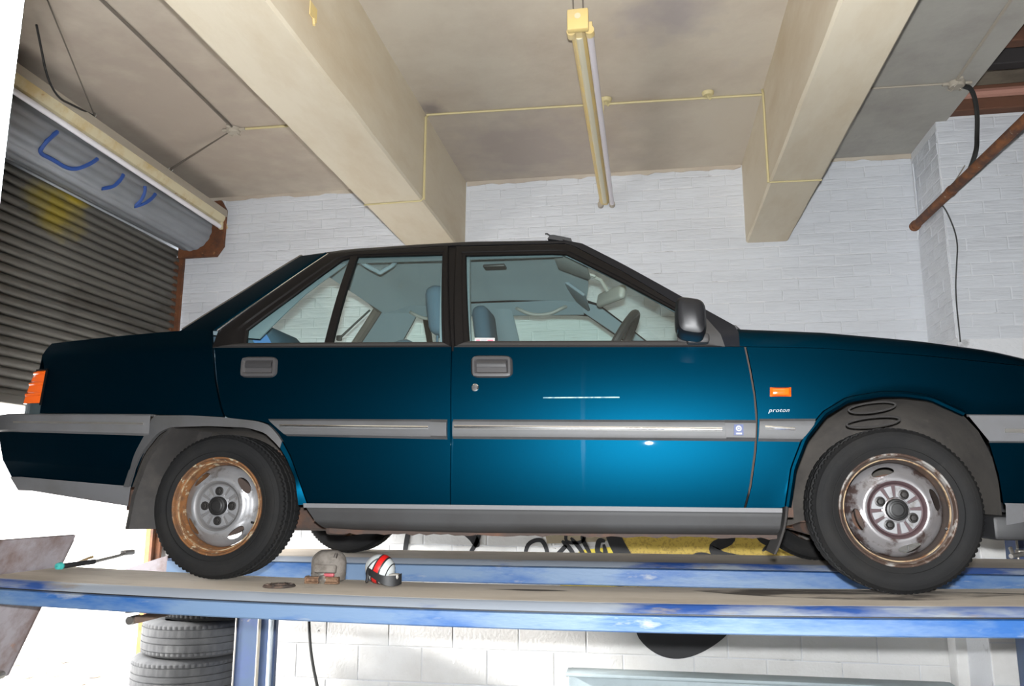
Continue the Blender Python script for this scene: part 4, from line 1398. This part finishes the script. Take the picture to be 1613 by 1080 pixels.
def wheel(cx, cy, outward, hole0, lug0, discm, flangem, barrelm, spin, recessm, beadm):
    """outward = -1: outer face towards -y (near side)"""
    s_ = -1 if outward < 0 else 1

    def place(m):
        # local y is depth inwards from the outer face
        m.v = [(cx + x, cy - s_ * y, R_T + z) for x, y, z in m.v]
        return m
    prof = tyre_profile(R_T, W_T, .176)
    m = MB()
    m.lathe(prof, (0, 0, 0), (0, 1, 0), 270, tread(1, .005), a0=spin, a1=spin + 2 * PI)
    # moulded rings of the side wall
    for rr, hh in ((.2005, -.0070), (.2350, -.0085)):
        m.lathe([(rr - .0016, hh + .004), (rr - .001, hh - .0016), (rr + .001, hh - .0016), (rr + .0016, hh + .004)], (0, 0, 0), (0, 1, 0), 96)
    wh = place(m).build('wheel', TYRE, car, smooth=38)
    m = MB().lathe([(.1755, .014), (.1795, .010), (.1815, .004), (.1805, -.002), (.1775, -.004), (.1745, -.002), (.1720, .005), (.1695, .012)], (0, 0, 0), (0, 1, 0), 120)
    place(m).build('rim_flange', flangem, wh, label='rusty rim flange')
    m = MB().lathe([(.1700, .011), (.1640, .0145), (.1615, .018), (.1600, .028), (.1575, .036), (.1545, .042), (.1520, .050), (.1510, .075), (.1500, .12), (.162, .135), (.175, .150), (.181, .162)], (0, 0, 0), (0, 1, 0), 120)
    place(m).build('rim_barrel', barrelm, wh, label='stained inner wall of the rim')
    m = MB().lathe([(.1655, .0155), (.1640, .0115), (.1615, .0115), (.1600, .0165)], (0, 0, 0), (0, 1, 0), 120)
    place(m).build('rim_bead', beadm, wh, label='flaking rust-spotted inner edge of the rim')
    holes = [hole0 + PI / 2 * i for i in range(4)]
    m = disc_mesh(holes, 1)
    dm = place(m).build('wheel_disc', discm, wh, label='silver painted pressed steel wheel centre', smooth=45)
    m = MB()
    for i in range(4):
        a = lug0 + PI / 2 * i
        sector(m, .0395, .0775, a - .47, a + .47, .021, .0155)
        sector(m, .0395, .0770, a + PI / 4 - .17, a + PI / 4 + .17, .021, .0145)
    place(m).build('disc_pads', SILVER, wh, smooth=30)
    m = MB().lathe([(.044, .0196), (.0815, .0186)], (0, 0, 0), (0, 1, 0), 64)
    m.lathe([(.0772, .0188), (.081, .0184), (.0845, .0120), (.089, .0054), (.0915, .0042), (.0925, .0052)], (0, 0, 0), (0, 1, 0), 96)
    place(m).build('disc_recess', recessm, wh, label='dark ring around the wheel nuts')
    m = MB().lathe([(.0345, .022), (.0345, .004), (.0325, .0005), (.027, -.001), (.0255, .0015), (.020, .0010), (.018, -.0005), (.0001, -.001)], (0, 0, 0), (0, 1, 0), 40)
    place(m).build('hub_cap', HUBBL, wh, label='black hub cap')
    for i in range(4):
        a = lug0 + PI / 2 * i
        x, z = .0545 * math.cos(a), .0545 * math.sin(a)
        m = MB().lathe([(.0150, .0160), (.0145, .013), (.0120, .0125), (.0115, .006), (.0085, .0035), (.0001, .0030)], (x, 0, z), (0, 1, 0), 6)
        m.lathe([(.0165, .0162), (.0165, .0138), (.0115, .0128)], (x, 0, z), (0, 1, 0), 20)
        place(m).build('wheel_nut', LUGM, wh, smooth=25)
    m = MB().tube([(.148, .020, -.062), (.142, .004, -.058)], .004, 8)
    place(m).build('valve', RUBBER, wh)
    m = MB().lathe([(.0001, .075), (.10, .075), (.10, .065), (.115, .065)], (0, 0, 0), (0, 1, 0), 40)
    m.lathe([(.0001, .085), (.112, .085), (.112, .10), (.0001, .10)], (0, 0, 0), (0, 1, 0), 40)
    place(m).build('brake_drum', UNDER, wh)
    return wh


BEAD = mat('rim_bead_flaking', (.30, .22, .13), .7, col2=(.13, .055, .02), scale=30, lo=.45, hi=.58)
BARREL = mat('rim_barrel_brown', (.052, .040, .035), .55, .2, col2=(.10, .06, .04), scale=9, lo=.5, hi=.66)
wheel(0, .0, -1, math.radians(38), math.radians(90), SILVER, RUSTR, RUSTR, .0, mat('grey_recess', (.15, .145, .145), .5, .4), BEAD)
wheel(2.38, .0, -1, math.radians(105), math.radians(62), SILVER2, RUSTF, BARREL, .4, RECESS, BEAD)
wheel(0, 2 * CY, 1, .5, .3, SILVER, RUSTR, RUSTR, .2, RECESS, BEAD)
wheel(2.38, 2 * CY, 1, .2, .9, SILVER, RUSTF, RUSTF, .6, RECESS, BEAD)

# ---- underside
b = MB()
b.box(.25, 2.95, .34, 2 * CY - .34, .215, .245)
b.box(-.72, .25, .34, 2 * CY - .34, .33, .36)
b.box(.40, 2.0, -.03, 2 * CY + .03, .215, .245)
b.build('floor_pan', UNDER, car, label='dirty brown underside')
MB().rbox((-.05, CY, .29), (.16, 1.20, .05), .02).build('rear_axle', UNDER, car)
MB().rbox((.28, CY, .215), (.52, .9, .10), .03).build('fuel_tank', UNDER, car)
MB().tube([(2.2, CY, .20), (1.5, CY + .05, .19), (.7, CY + .1, .19), (.35, CY + .3, .205), (-.2, CY + .33, .24)], .024, 10).build('exhaust_pipe', RUST, car)
MB().rbox((2.42, CY, .25), (.5, .9, .18), .03).build('engine_block', UNDER, car)
MB().rbox((2.38, CY, .235), (.07, 1.3, .04), .012).build('front_cross_member', UNDER, car)
MB().rbox((2.82, .30, .212), (.32, .60, .075), .012).build('undertray', RUBBER, car, label='black tray under the front bumper')
MB().rbox((.46, .05, .195), (.08, .05, .06), .012).build('jacking_bracket', UNDER, car)
# inner structure that closes the body
b = MB()
b.box(-.60, .40, .33, 2 * CY - .33, .24, .80)
b.box(1.92, 2.06, .02, 2 * CY - .02, .24, .82)
b.build('inner_body', UNDER, car, kind='stuff')
MB().box(-.74, -.34, .04, .33, .62, .88).build('inner_wing', UNDER, car)
MB().box(-.74, -.34, 2 * CY - .33, 2 * CY - .04, .62, .88).build('inner_wing', UNDER, car)

# ---- cabin
def seat_shape(x, y, wd, hb, tilt, name, label, head=True, hx=0., hz=0.):
    b = MB()
    rot = Matrix.Rotation(math.radians(tilt), 3, 'Y')
    b.rbox((x - .03, y, .645), (.13, wd, hb), .05, rot, 3)
    b.rbox((x + .27, y, .46), (.50, wd, .16), .05, None, 3)
    s_ = b.build(name, SEATM, car, label=label)
    if head:
        b = MB()
        b.rbox((hx, y, hz), (.085, .25, .21), .04, Matrix.Rotation(math.radians(tilt * .4), 3, 'Y'), 3)
        b.tube([(hx - .005, y - .06, hz - .17), (hx, y - .06, hz)], .006, 6)
        b.tube([(hx - .005, y + .06, hz - .17), (hx, y + .06, hz)], .006, 6)
        b.build('headrest', SEATM, s_, label='blue-grey cloth headrest')
    return s_


seat_shape(.735, .38, .46, .56, -18, 'front_seat', 'driver\'s seat in blue-grey cloth', True, .752, 1.055)
seat_shape(.830, 1.05, .46, .56, -18, 'front_seat', 'passenger seat in blue-grey cloth', True, .800, 1.125)
b = MB()
b.rbox((-.07, CY, .68), (.15, .78, .52), .05, Matrix.Rotation(math.radians(-22), 3, 'Y'), 3)
b.rbox((.20, CY, .45), (.5, .78, .18), .05, None, 3)
rs = b.build('rear_seat', SEATM, car, label='rear bench seat in blue-grey cloth')
for y in (.44, 1.065):
    MB().rbox((-.10, y, .89), (.34, .46, .30), .12, Matrix.Rotation(math.radians(12), 3, 'Y'), 4).build('headrest', SEATM, rs)
b = MB()
bp_ = [(-.055, .20, .985), (-.005, .20, .985), (.05, .22, .90), (.08, .24, .78)]
b.loft([[(x - .03, y, z - .01), (x + .03, y, z + .012), (x + .03, y + .004, z + .012), (x - .03, y + .004, z - .01)] for x, y, z in [tuple(v) for v in rounded(bp_, 2)]]).build('seat_belt', BELTM, car, label='blue rear seat belt')
MB().rbox((-.28, CY, .865), (.36, 1.20, .02), .006).build('parcel_shelf', TRIMIN, car)
# black double line of the far rear belt / screen wiper
MB().tube([(-.045, 1.20, 1.125), (.133, 1.20, 1.284)], .0055, 6).tube([(-.04, 1.215, 1.13), (.10, 1.215, 1.262)], .003, 6).rbox((-.035, 1.20, 1.135), (.03, .02, .03), .006).build('belt_guide', RUBBER, car, label='thin black rod inside the rear window')
MB().rbox((1.72, CY, .755), (.40, 1.28, .16), .05, None, 3).rbox((1.62, CY, .64), (.16, 1.25, .2), .03).build('dashboard', DASH, car)
MB().rbox((1.66, .40, .845), (.16, .36, .05), .02, None, 2).build('instrument_hood', DASH, car)
# steering wheel, seen nearly edge-on
sw = MB()
ctr = Vector((1.470, .40, .868))
e1 = Vector((.48, 0, .877)).normalized()
e2 = Vector((0, 1, 0))
nrm = e1.cross(e2)
sw.tube([ctr + e1 * .185 * math.cos(2 * PI * i / 40) + e2 * .185 * math.sin(2 * PI * i / 40) for i in range(40)], .0165, 10, closed=True)
sw.tube([ctr - nrm * .0 + e2 * .18, ctr + nrm * .03, ctr - e2 * .18], .013, 8)
sw.tube([ctr - e1 * .18, ctr + nrm * .03], .013, 8)
if nrm.x < 0:
    nrm = -nrm
sw.tube([ctr, ctr + nrm * .28], .025, 10)
sw.build('steering_wheel', RUBBER, car, label='black steering wheel rim')
# inside mirror on its arm, visors, grab handles, lamp
rot = Matrix.Rotation(math.radians(35), 3, 'Z') @ Matrix.Rotation(math.radians(12), 3, 'Y')
im = MB().rbox((1.445, .75, 1.198), (.035, .21, .068), .016, rot, 3)
im.tube([(1.335, .75, 1.308), (1.40, .75, 1.275), (1.43, .75, 1.22)], [.010, .009, .008], 8)
im.rbox((1.345, .75, 1.302), (.07, .05, .012), .004, Matrix.Rotation(math.radians(22), 3, 'Y'))
im.build('inside_mirror', BEIGE, car, label='grey inside mirror on its arm')
vis = mat('visor_blue_grey', (.15, .20, .23), .8)
MB().rbox((1.265, 1.08, 1.285), (.12, .34, .016), .007, Matrix.Rotation(math.radians(38), 3, 'Y'), 3).build('sun_visor', vis, car, label='grey-blue sun visor')
MB().rbox((1.295, .42, 1.262), (.15, .30, .014), .006, Matrix.Rotation(math.radians(22), 3, 'Y'), 3).build('sun_visor', mat('visor_grey', (.24, .27, .27), .8), car, label='pale sun visor')
for far, xa, xb in ((True, .93, 1.19), (True, .35, .58), (False, .42, .58)):
    y = .30 if not far else 2 * CY - .30
    z = 1.262 if far else 1.262
    MB().tube([tuple(v) for v in rounded([(xa, y - (.03 if not far else -.03), z + .01), (xa + .02, y, z - .005), (xa + .07, y, z - .030), ((xa + xb) / 2, y, z - .038), (xb - .07, y, z - .030), (xb - .02, y, z - .005), (xb, y - (.03 if not far else -.03), z + .01)], 2)], .009, 8).build('grab_handle', BEIGE if far else TRIMIN, car, label='grey grab handle above a door')
MB().rbox((.93, .62, 1.322), (.10, .06, .014), .005).build('roof_lamp', RUBBER, car)
for y in (.10, 2 * CY - .10):
    MB().rbox((.80, y, .70), (1.7, .03, .25), .01).build('door_card', TRIMIN, car)

# ------------------------------------------------------------------ fluorescent lamps, wiring
hang = thing('batten_lamp', 'yellowed twin fluorescent batten hanging from the middle of the ceiling, one tube missing', 'lamp', (1.335, 1.6, 2.35))
ya, yb_ = .40, 2.66


def hz(y):
    return 2.372


b = MB().loft([[(1.300, y, 2.362), (1.312, y, 2.345), (1.352, y, 2.345), (1.366, y, 2.362), (1.366, y, 2.40), (1.300, y, 2.40)] for y in (ya + .02, 1.6, yb_)])
b.build('body', YELLOWED, hang)
MB().loft([[(1.322, y, 2.345), (1.330, y, 2.338), (1.342, y, 2.338), (1.352, y, 2.345)] for y in (ya + .1, yb_ - .05)]).build('cover_ridge', mat('pale_cream', (.60, .56, .42), .5), hang)
MB().rbox((1.338, ya + .01, 2.375), (.094, .035, .10), .006).build('end_cap', YELLOWED, hang)
for y in (ya + .07, yb_ + .01):
    for x in (1.304, 1.386):
        MB().tube([(x, y - .02, 2.352), (x, y + .02, 2.352)], .021, 16).rbox((x, y, 2.375), (.026, .035, .04), .004).build('lampholder', YELLOWED if y < 1 else HOLDER, hang)
MB().tube([(1.386, ya + .08, 2.352), (1.386, yb_ - .01, 2.352)], .0165, 14).build('tube', TUBEG, hang, label='single unlit tube')
for x in (1.318, 1.362):
    MB().tube([(x, ya + .02, 2.42), (x, ya - .02, 2.60)], .004, 6).build('hanger', CORDM, hang)
MB().tube([(1.336, yb_ - .2, 2.40), (1.336, yb_ - .2, 2.60)], .004, 6).build('hanger', CORDM, hang)
MB().tube([(1.39, 1.56, 2.585), (1.385, 1.60, 2.50), (1.35, 1.62, 2.40)], .004, 6).build('flex', CREAMC, hang)
MB().tube([(1.338, ya - .009, 2.388), (1.338, ya - .005, 2.388)], .014, 20).build('knockout', CREAMB, hang)

lt = thing('batten_lamp', 'cream fluorescent batten with a white tube hung along the roller shutter', 'lamp', (-1.59, 1.45, 2.33))
y0_, y1_ = .25, 2.60


def lz(y):
    return .045 * (1 - (y - y0_) / (y1_ - y0_))


b = MB().loft([[(-1.635, y, 2.365 + lz(y)), (-1.612, y, 2.345 + lz(y)), (-1.592, y, 2.352 + lz(y)), (-1.575, y, 2.385 + lz(y)), (-1.570, y, 2.440 + lz(y)), (-1.635, y, 2.440 + lz(y))] for y in (y0_, 1.4, y1_)])
b.build('body', CREAMB, lt)
MB().loft([[(-1.572, y, 2.405 + lz(y)), (-1.566, y, 2.405 + lz(y)), (-1.566, y, 2.455 + lz(y)), (-1.640, y, 2.455 + lz(y)), (-1.640, y, 2.444 + lz(y)), (-1.572, y, 2.444 + lz(y))] for y in (y0_ - .01, 1.4, y1_ + .01)]).build('spine', HOLDER, lt)
MB().tube([(-1.600, y0_ + .05, 2.318 + lz(y0_)), (-1.600, y1_ - .03, 2.318 + lz(y1_))], .017, 14).build('tube', TUBEW, lt, label='white tube')
for y in (y0_ + .03, y1_ - .01):
    MB().rbox((-1.60, y, 2.330 + lz(y)), (.03, .03, .06), .006).build('lampholder', CREAMB, lt)
MB().tube([(-1.585, y1_ + .02, 2.36), (-1.58, y1_ + .035, 2.33), (-1.60, y1_ + .02, 2.30)], .012, 8).build('end_cap', CREAMB, lt)
for y in (1.10, 1.88):
    MB().tube([(-1.585 + .016 * math.cos(t_), y, 2.475 + lz(y) + .016 * math.sin(t_)) for t_ in [2 * PI * i / 12 for i in range(12)]], .003, 6, closed=True).build('hook_ring', STEEL, lt)


def wire(name, pts, r, m, label, cat='wire', group=None):
    return tag(MB().tube([tuple(v) for v in rounded(pts, 3)] if len(pts) > 2 else pts, r, 6).build(name, m), label, cat, group)


for a_, c_ in (((-1.146, .18, 2.598), (-1.585, 1.10, 2.51)), ((-1.585, 1.88, 2.50), (-.97, 1.575, 2.585)), ((-1.585, 1.875, 2.485), (-.98, 1.570, 2.575))):
    MB().tube([a_, c_], .004, 6).build('lamp_cord', CORDM, lt, label='grey cord up to the ceiling')
wire('sagging_cable', [(-1.30, .30, 2.56), (-1.50, .66, 2.40), (-1.56, .95, 2.47), (-1.585, 1.10, 2.50)], .006, CABLEM, 'sagging black cable above the left end of the left lamp', 'cable')
wire('ceiling_conduit', [(-.88, -.4, 2.592), (-.88, .23, 2.592), (-.955, 1.56, 2.592)], .009, CORDM, 'dusty conduit across the left ceiling bay to the ceiling box', 'conduit')
wire('ceiling_conduit', [(-.95, 1.58, 2.592), (-.08, 1.60, 2.594)], .008, CREAMC, 'short cream conduit between the left ceiling box and the left beam', 'conduit')
wire('ceiling_conduit', [(.31, 1.585, 2.592), (1.3, 1.62, 2.592), (2.30, 1.66, 2.592)], .007, CREAMC, 'long cream conduit across the middle ceiling bay', 'conduit')
wire('ceiling_conduit', [(2.59, 1.68, 2.594), (3.35, 1.705, 2.594)], .006, HOLDER, 'thin grey conduit across the right slab to the right ceiling box', 'conduit')
wire('ceiling_conduit', [(3.355, 1.70, 2.594), (3.33, .93, 2.594), (3.31, .3, 2.594)], .009, HOLDER, 'grey conduit running forward from the right ceiling box', 'conduit')


def box_round(x, y, label):
    b = MB().lathe([(.0001, -.03), (.036, -.03), (.042, -.024), (.046, 0)], (x, y, 2.598), (0, 0, 1), 24)
    b.rbox((x + .055, y, 2.59), (.05, .022, .016), .004).rbox((x - .05, y, 2.59), (.05, .022, .016), .004).rbox((x, y - .05, 2.59), (.022, .05, .016), .004)
    for a in (.5, 2.2, 4.0):
        b.tube([(x + .02 * math.cos(a), y + .02 * math.sin(a), 2.57), (x + .035 * math.cos(a), y + .035 * math.sin(a), 2.560), (x + .05 * math.cos(a + .5), y + .05 * math.sin(a + .5), 2.57)], .003, 5)
    tag(b.build('junction_box', HOLDER), label, 'junction box')


box_round(-.962, 1.578, 'dusty round junction box on the left ceiling bay')
box_round(3.365, 1.705, 'dusty round junction box on the grey slab at upper right')
for x, y, lab in ((1.405, 1.575, 'cream ceiling rose beside the hanging lamp'), (1.991, 1.592, 'cream ceiling hook between hanging lamp and right beam')):
    b = MB().lathe([(.0001, -.02), (.026, -.02), (.033, -.012), (.035, 0)], (x, y, 2.598), (0, 0, 1), 20)
    b.tube([(x, y, 2.58), (x, y, 2.565), (x + .012, y, 2.552), (x + .02, y, 2.562)], .004, 6)
    tag(b.build('ceiling_rose', CREAMC), lab, 'ceiling hook')
wire('drop_cable', [(3.40, 1.705, 2.575), (3.46, 1.74, 2.57), (3.485, 1.77, 2.45), (3.50, 1.85, 2.33), (3.47, 1.80, 2.22), (3.44, 1.9, 2.10)], .014, CABLEM, 'thick black cable dropping from the right ceiling box behind the rusty pipe', 'cable')
wire('thin_wire', [(3.56, 2.208, 2.30), (3.46, 2.10, 2.17), (3.358, 2.0, 2.055)], .0035, HOLDER, 'thin grey wire by the white brick nib', 'wire')
wire('thin_wire', [(3.405, 2.63, 2.50), (3.41, 2.64, 2.10), (3.40, 2.66, 1.98)], .006, WHITE, 'white painted wire down the wall corner', 'wire')
wire('thin_wire', [(3.358, 2.12, 2.04), (3.40, 2.13, 2.00), (3.46, 2.16, 1.82), (3.44, 2.17, 1.66), (3.43, 2.205, 1.5), (3.43, 2.205, 1.2)], .004, CABLEM, 'dark wire hanging below the rusty pipe', 'wire')
pp = MB().tube([(3.36, 2.58, 2.045), (3.355, 1.4, 2.025), (3.35, -.6, 1.985)], .027, 14)
pp.tube([(3.36, 2.54, 2.045), (3.36, 2.58, 2.045)], .033, 14).tube([(3.357, 1.9, 2.034), (3.357, 1.93, 2.034)], .031, 14)
tag(pp.build('steel_pipe', PIPER), 'rusty orange-brown steel pipe running forward from the wall corner', 'pipe')
wire('hanging_cable', [(-.352, 1.70, -.10), (-.352, 1.70, -.38), (-.325, 1.70, -.60), (-.265, 1.70, -.80), (-.20, 1.70, -1.09)], .0085, CABLEM, 'black cable hanging below the lift to the right of the blue post', 'cable')

# ------------------------------------------------------------------ things lying on the runway
sz = lambda x: sag(x)
tl = thing('grease_tool', 'thin black and tan hand tool lying at the left end of the runway', 'tool', (-.68, .2, sz(-.68)))
z = sz(-.68) + .012
MB().tube([(-.690, .095, z), (-.672, .135, z + .003), (-.640, .215, z + .008)], .010, 10).build('handle', RUBBER, tl, label='black grip')
MB().tube([(-.640, .215, z + .008), (-.688, .43, z + .014), (-.70, .50, z + .02)], .007, 8).build('rod', STEEL, tl)
MB().tube([(-.672, .14, z + .004), (-.78, .36, z + .008), (-.79, .40, z + .01)], .006, 8).build('lever', mat('tan_wood', (.40, .25, .09), .6), tl, label='tan lever')
MB().lathe([(.004, -.015), (.013, -.012), (.016, 0), (.011, .012), (.004, .014)], (-.694, .088, z), (.2, 1, 0), 14).build('nozzle', GREENB, tl, label='teal-tinted nozzle')
MB().rbox((-.705, .515, z + .022), (.03, .07, .022), .006).build('clamp', STEEL, tl)

xr, yr = .312, -.095
zr = sz(xr) + .0005
rg = MB().lathe([(.030, .002), (.034, .007), (.050, .009), (.053, .0075), (.056, .002), (.053, .0), (.034, 0), (.030, .002)], (xr, yr, zr), (0, 0, 1), 40)
for i in range(12):
    a = 2 * PI * i / 12
    rg.rbox((xr + .042 * math.cos(a), yr + .042 * math.sin(a), zr + .009), (.012, .005, .003), .001, Matrix.Rotation(a, 3, 'Z'), 1)
tag(rg.build('flat_ring', mat('rusty_ring', (.13, .09, .07), .6, .5, col2=(.06, .05, .045), scale=30, lo=.45, hi=.6)), 'flat rusty metal ring lying on the runway right of the rear wheel', 'ring')

# grey work lamp / power tool body with rusty cross piece
cx, cy_, cz = .405, .10, sz(.40)
gt = thing('grinder_head', 'dusty grey vented tool head with a rusty metal crosspiece on the runway', 'tool', (cx, cy_, cz))
b = MB()
secs = []
for i in range(15):
    t_ = i / 14
    z = .030 + .082 * t_
    r = (1 - max(0, (t_ - .35) / .72) ** 2.4) ** .5 * (.068 - .004 * (1 - t_))
    secs.append([(cx - .002 + r * 1.0 * math.cos(2 * PI * j / 36), cy_ + .02 + r * .85 * math.sin(2 * PI * j / 36), cz + z) for j in range(36)])
b.loft(secs)
b.loft([[(cx - .002 + r * math.cos(2 * PI * j / 36), cy_ + .02 + r * .85 * math.sin(2 * PI * j / 36), cz + z) for j in range(36)] for r, z in ((.050, .001), (.062, .006), (.066, .03))])
gh = b.build('shell', DUSTY, gt)
for i in range(7):
    x = cx + .0 - .018 + i * .0078
    MB().rbox((x + .012, cy_ - .012, cz + .094), (.004, .012, .02), .0015, Matrix.Rotation(math.radians(-38), 3, 'X'), 1).build('vent', mat('vent_dark', (.05, .042, .036), .8) if i == 0 else bpy.data.materials['vent_dark'], gh)
MB().rbox((cx + .014, cy_ - .048, cz + .050), (.085, .02, .030), .008, Matrix.Rotation(math.radians(-18), 3, 'X')).build('brow', DUSTY, gh)
MB().rbox((cx + .03, cy_ - .060, cz + .031), (.045, .016, .012), .004).build('red_tab', PINKRED, gt, label='faded red tab')
MB().rbox((cx + .005, cy_ - .060, cz + .031), (.030, .016, .013), .004).build('clip', STEEL, gt)
for sx in (-1, 1):
    x = cx + .012 + sx * .038
    b = MB()
    for yy, zz, hh, dd in ((-.072, .0225, .006, .018), (-.072, .004, .006, .018)):
        b.rbox((x, cy_ + yy, cz + zz), (.052, dd, hh), .0015, None, 1)
    b.rbox((x + sx * .024, cy_ - .072, cz + .0135), (.005, .018, .024), .0015, None, 1)
    b.rbox((x, cy_ - .068, cz + .0135), (.052, .006, .014), .0015, None, 1)
    b.build('crosspiece', BRONZE, gt, label='rusty crosspiece')
MB().lathe([(.0001, -.024), (.004, -.02), (.006, -.012), (.015, -.004), (.016, .012)], (cx + .012, cy_ - .070, cz + .016), (0, 1, 0), 16).build('nose', STEEL, gt)
MB().tube([(cx - .058, cy_ - .03, cz + .018), (cx - .058, cy_ - .045, cz + .018)], .008, 10).build('stud', CHROME, gt)

# white domed object with a red stripe and a black strap
hx, hy, hzz = .628, .055, sz(.63) + .005
hm = thing('striped_helmet', 'small white dome with red stripe and black strap lying on the runway', 'helmet', (hx, hy, hzz))
ax = Vector((.93, -.10, -.36)).normalized()
ctr = Vector((hx - .002, hy, hzz + .052))
u = ax.orthogonal().normalized()
v = ax.cross(u)


def shell(a0, a1, R, m, name, label=None, n=40):
    b = MB()
    pr = []
    k = 12
    for i in range(k + 1):
        a = a0 + (a1 - a0) * i / k
        pr.append((R * math.sin(a) + 1e-4, -R * math.cos(a) * 1.10))
    b.lathe(pr, ctr, ax, n)
    return b.build(name, m, hm, label=label, smooth=60)


shell(0, 1.42, .051, WHITEPL, 'dome')
shell(1.42, 1.52, .052, RUBBER, 'black_band')
shell(1.52, 1.84, .0525, REDPL, 'red_stripe', 'broad red stripe')
shell(1.84, 1.95, .052, RUBBER, 'black_band')
shell(1.95, 2.35, .051, WHITEPL, 'dome')
shell(2.35, 2.42, .0515, RUBBER, 'black_band')
shell(2.42, 3.1, .049, WHITEPL, 'dome')
# thin line over the white part
pts = []
for i in range(20):
    a = -1.15 + 2.1 * i / 19
    dirv = (Vector((-.55, -.62, 0)).normalized() * math.cos(a) + Vector((.55, -.25, .85)).normalized() * math.sin(a)).normalized()
    pts.append(ctr + dirv * .0535)
MB().tube(pts, .0025, 6).build('black_line', RUBBER, hm)
b = MB()
sec = []
path = [(-.038, -.036, .050), (-.020, -.052, .043), (.004, -.060, .031), (.030, -.066, .020), (.055, -.060, .016), (.078, -.045, .018), (.084, -.022, .022)]
for i, q in enumerate(rounded(path, 2)):
    hgt = .012 + .006 * min(1, max(0, (q[0] - .01) * 20))
    sec.append([(hx + q[0], hy + q[1] - .003, hzz + q[2] - hgt), (hx + q[0], hy + q[1] - .003, hzz + q[2] + hgt), (hx + q[0], hy + q[1] + .006, hzz + q[2] + hgt), (hx + q[0], hy + q[1] + .006, hzz + q[2] - hgt)])
b.loft(sec).build('strap', RUBBER, hm, label='black strap')
MB().rbox((hx + .062, hy - .030, hzz + .030), (.036, .04, .020), .007).build('buckle', mat('buckle_grey', (.32, .30, .27), .5), hm, label='grey buckle')
MB().rbox((hx - .034, hy - .040, hzz + .030), (.010, .010, .045), .003, Matrix.Rotation(math.radians(12), 3, 'Y')).build('clip', RUBBER, hm)
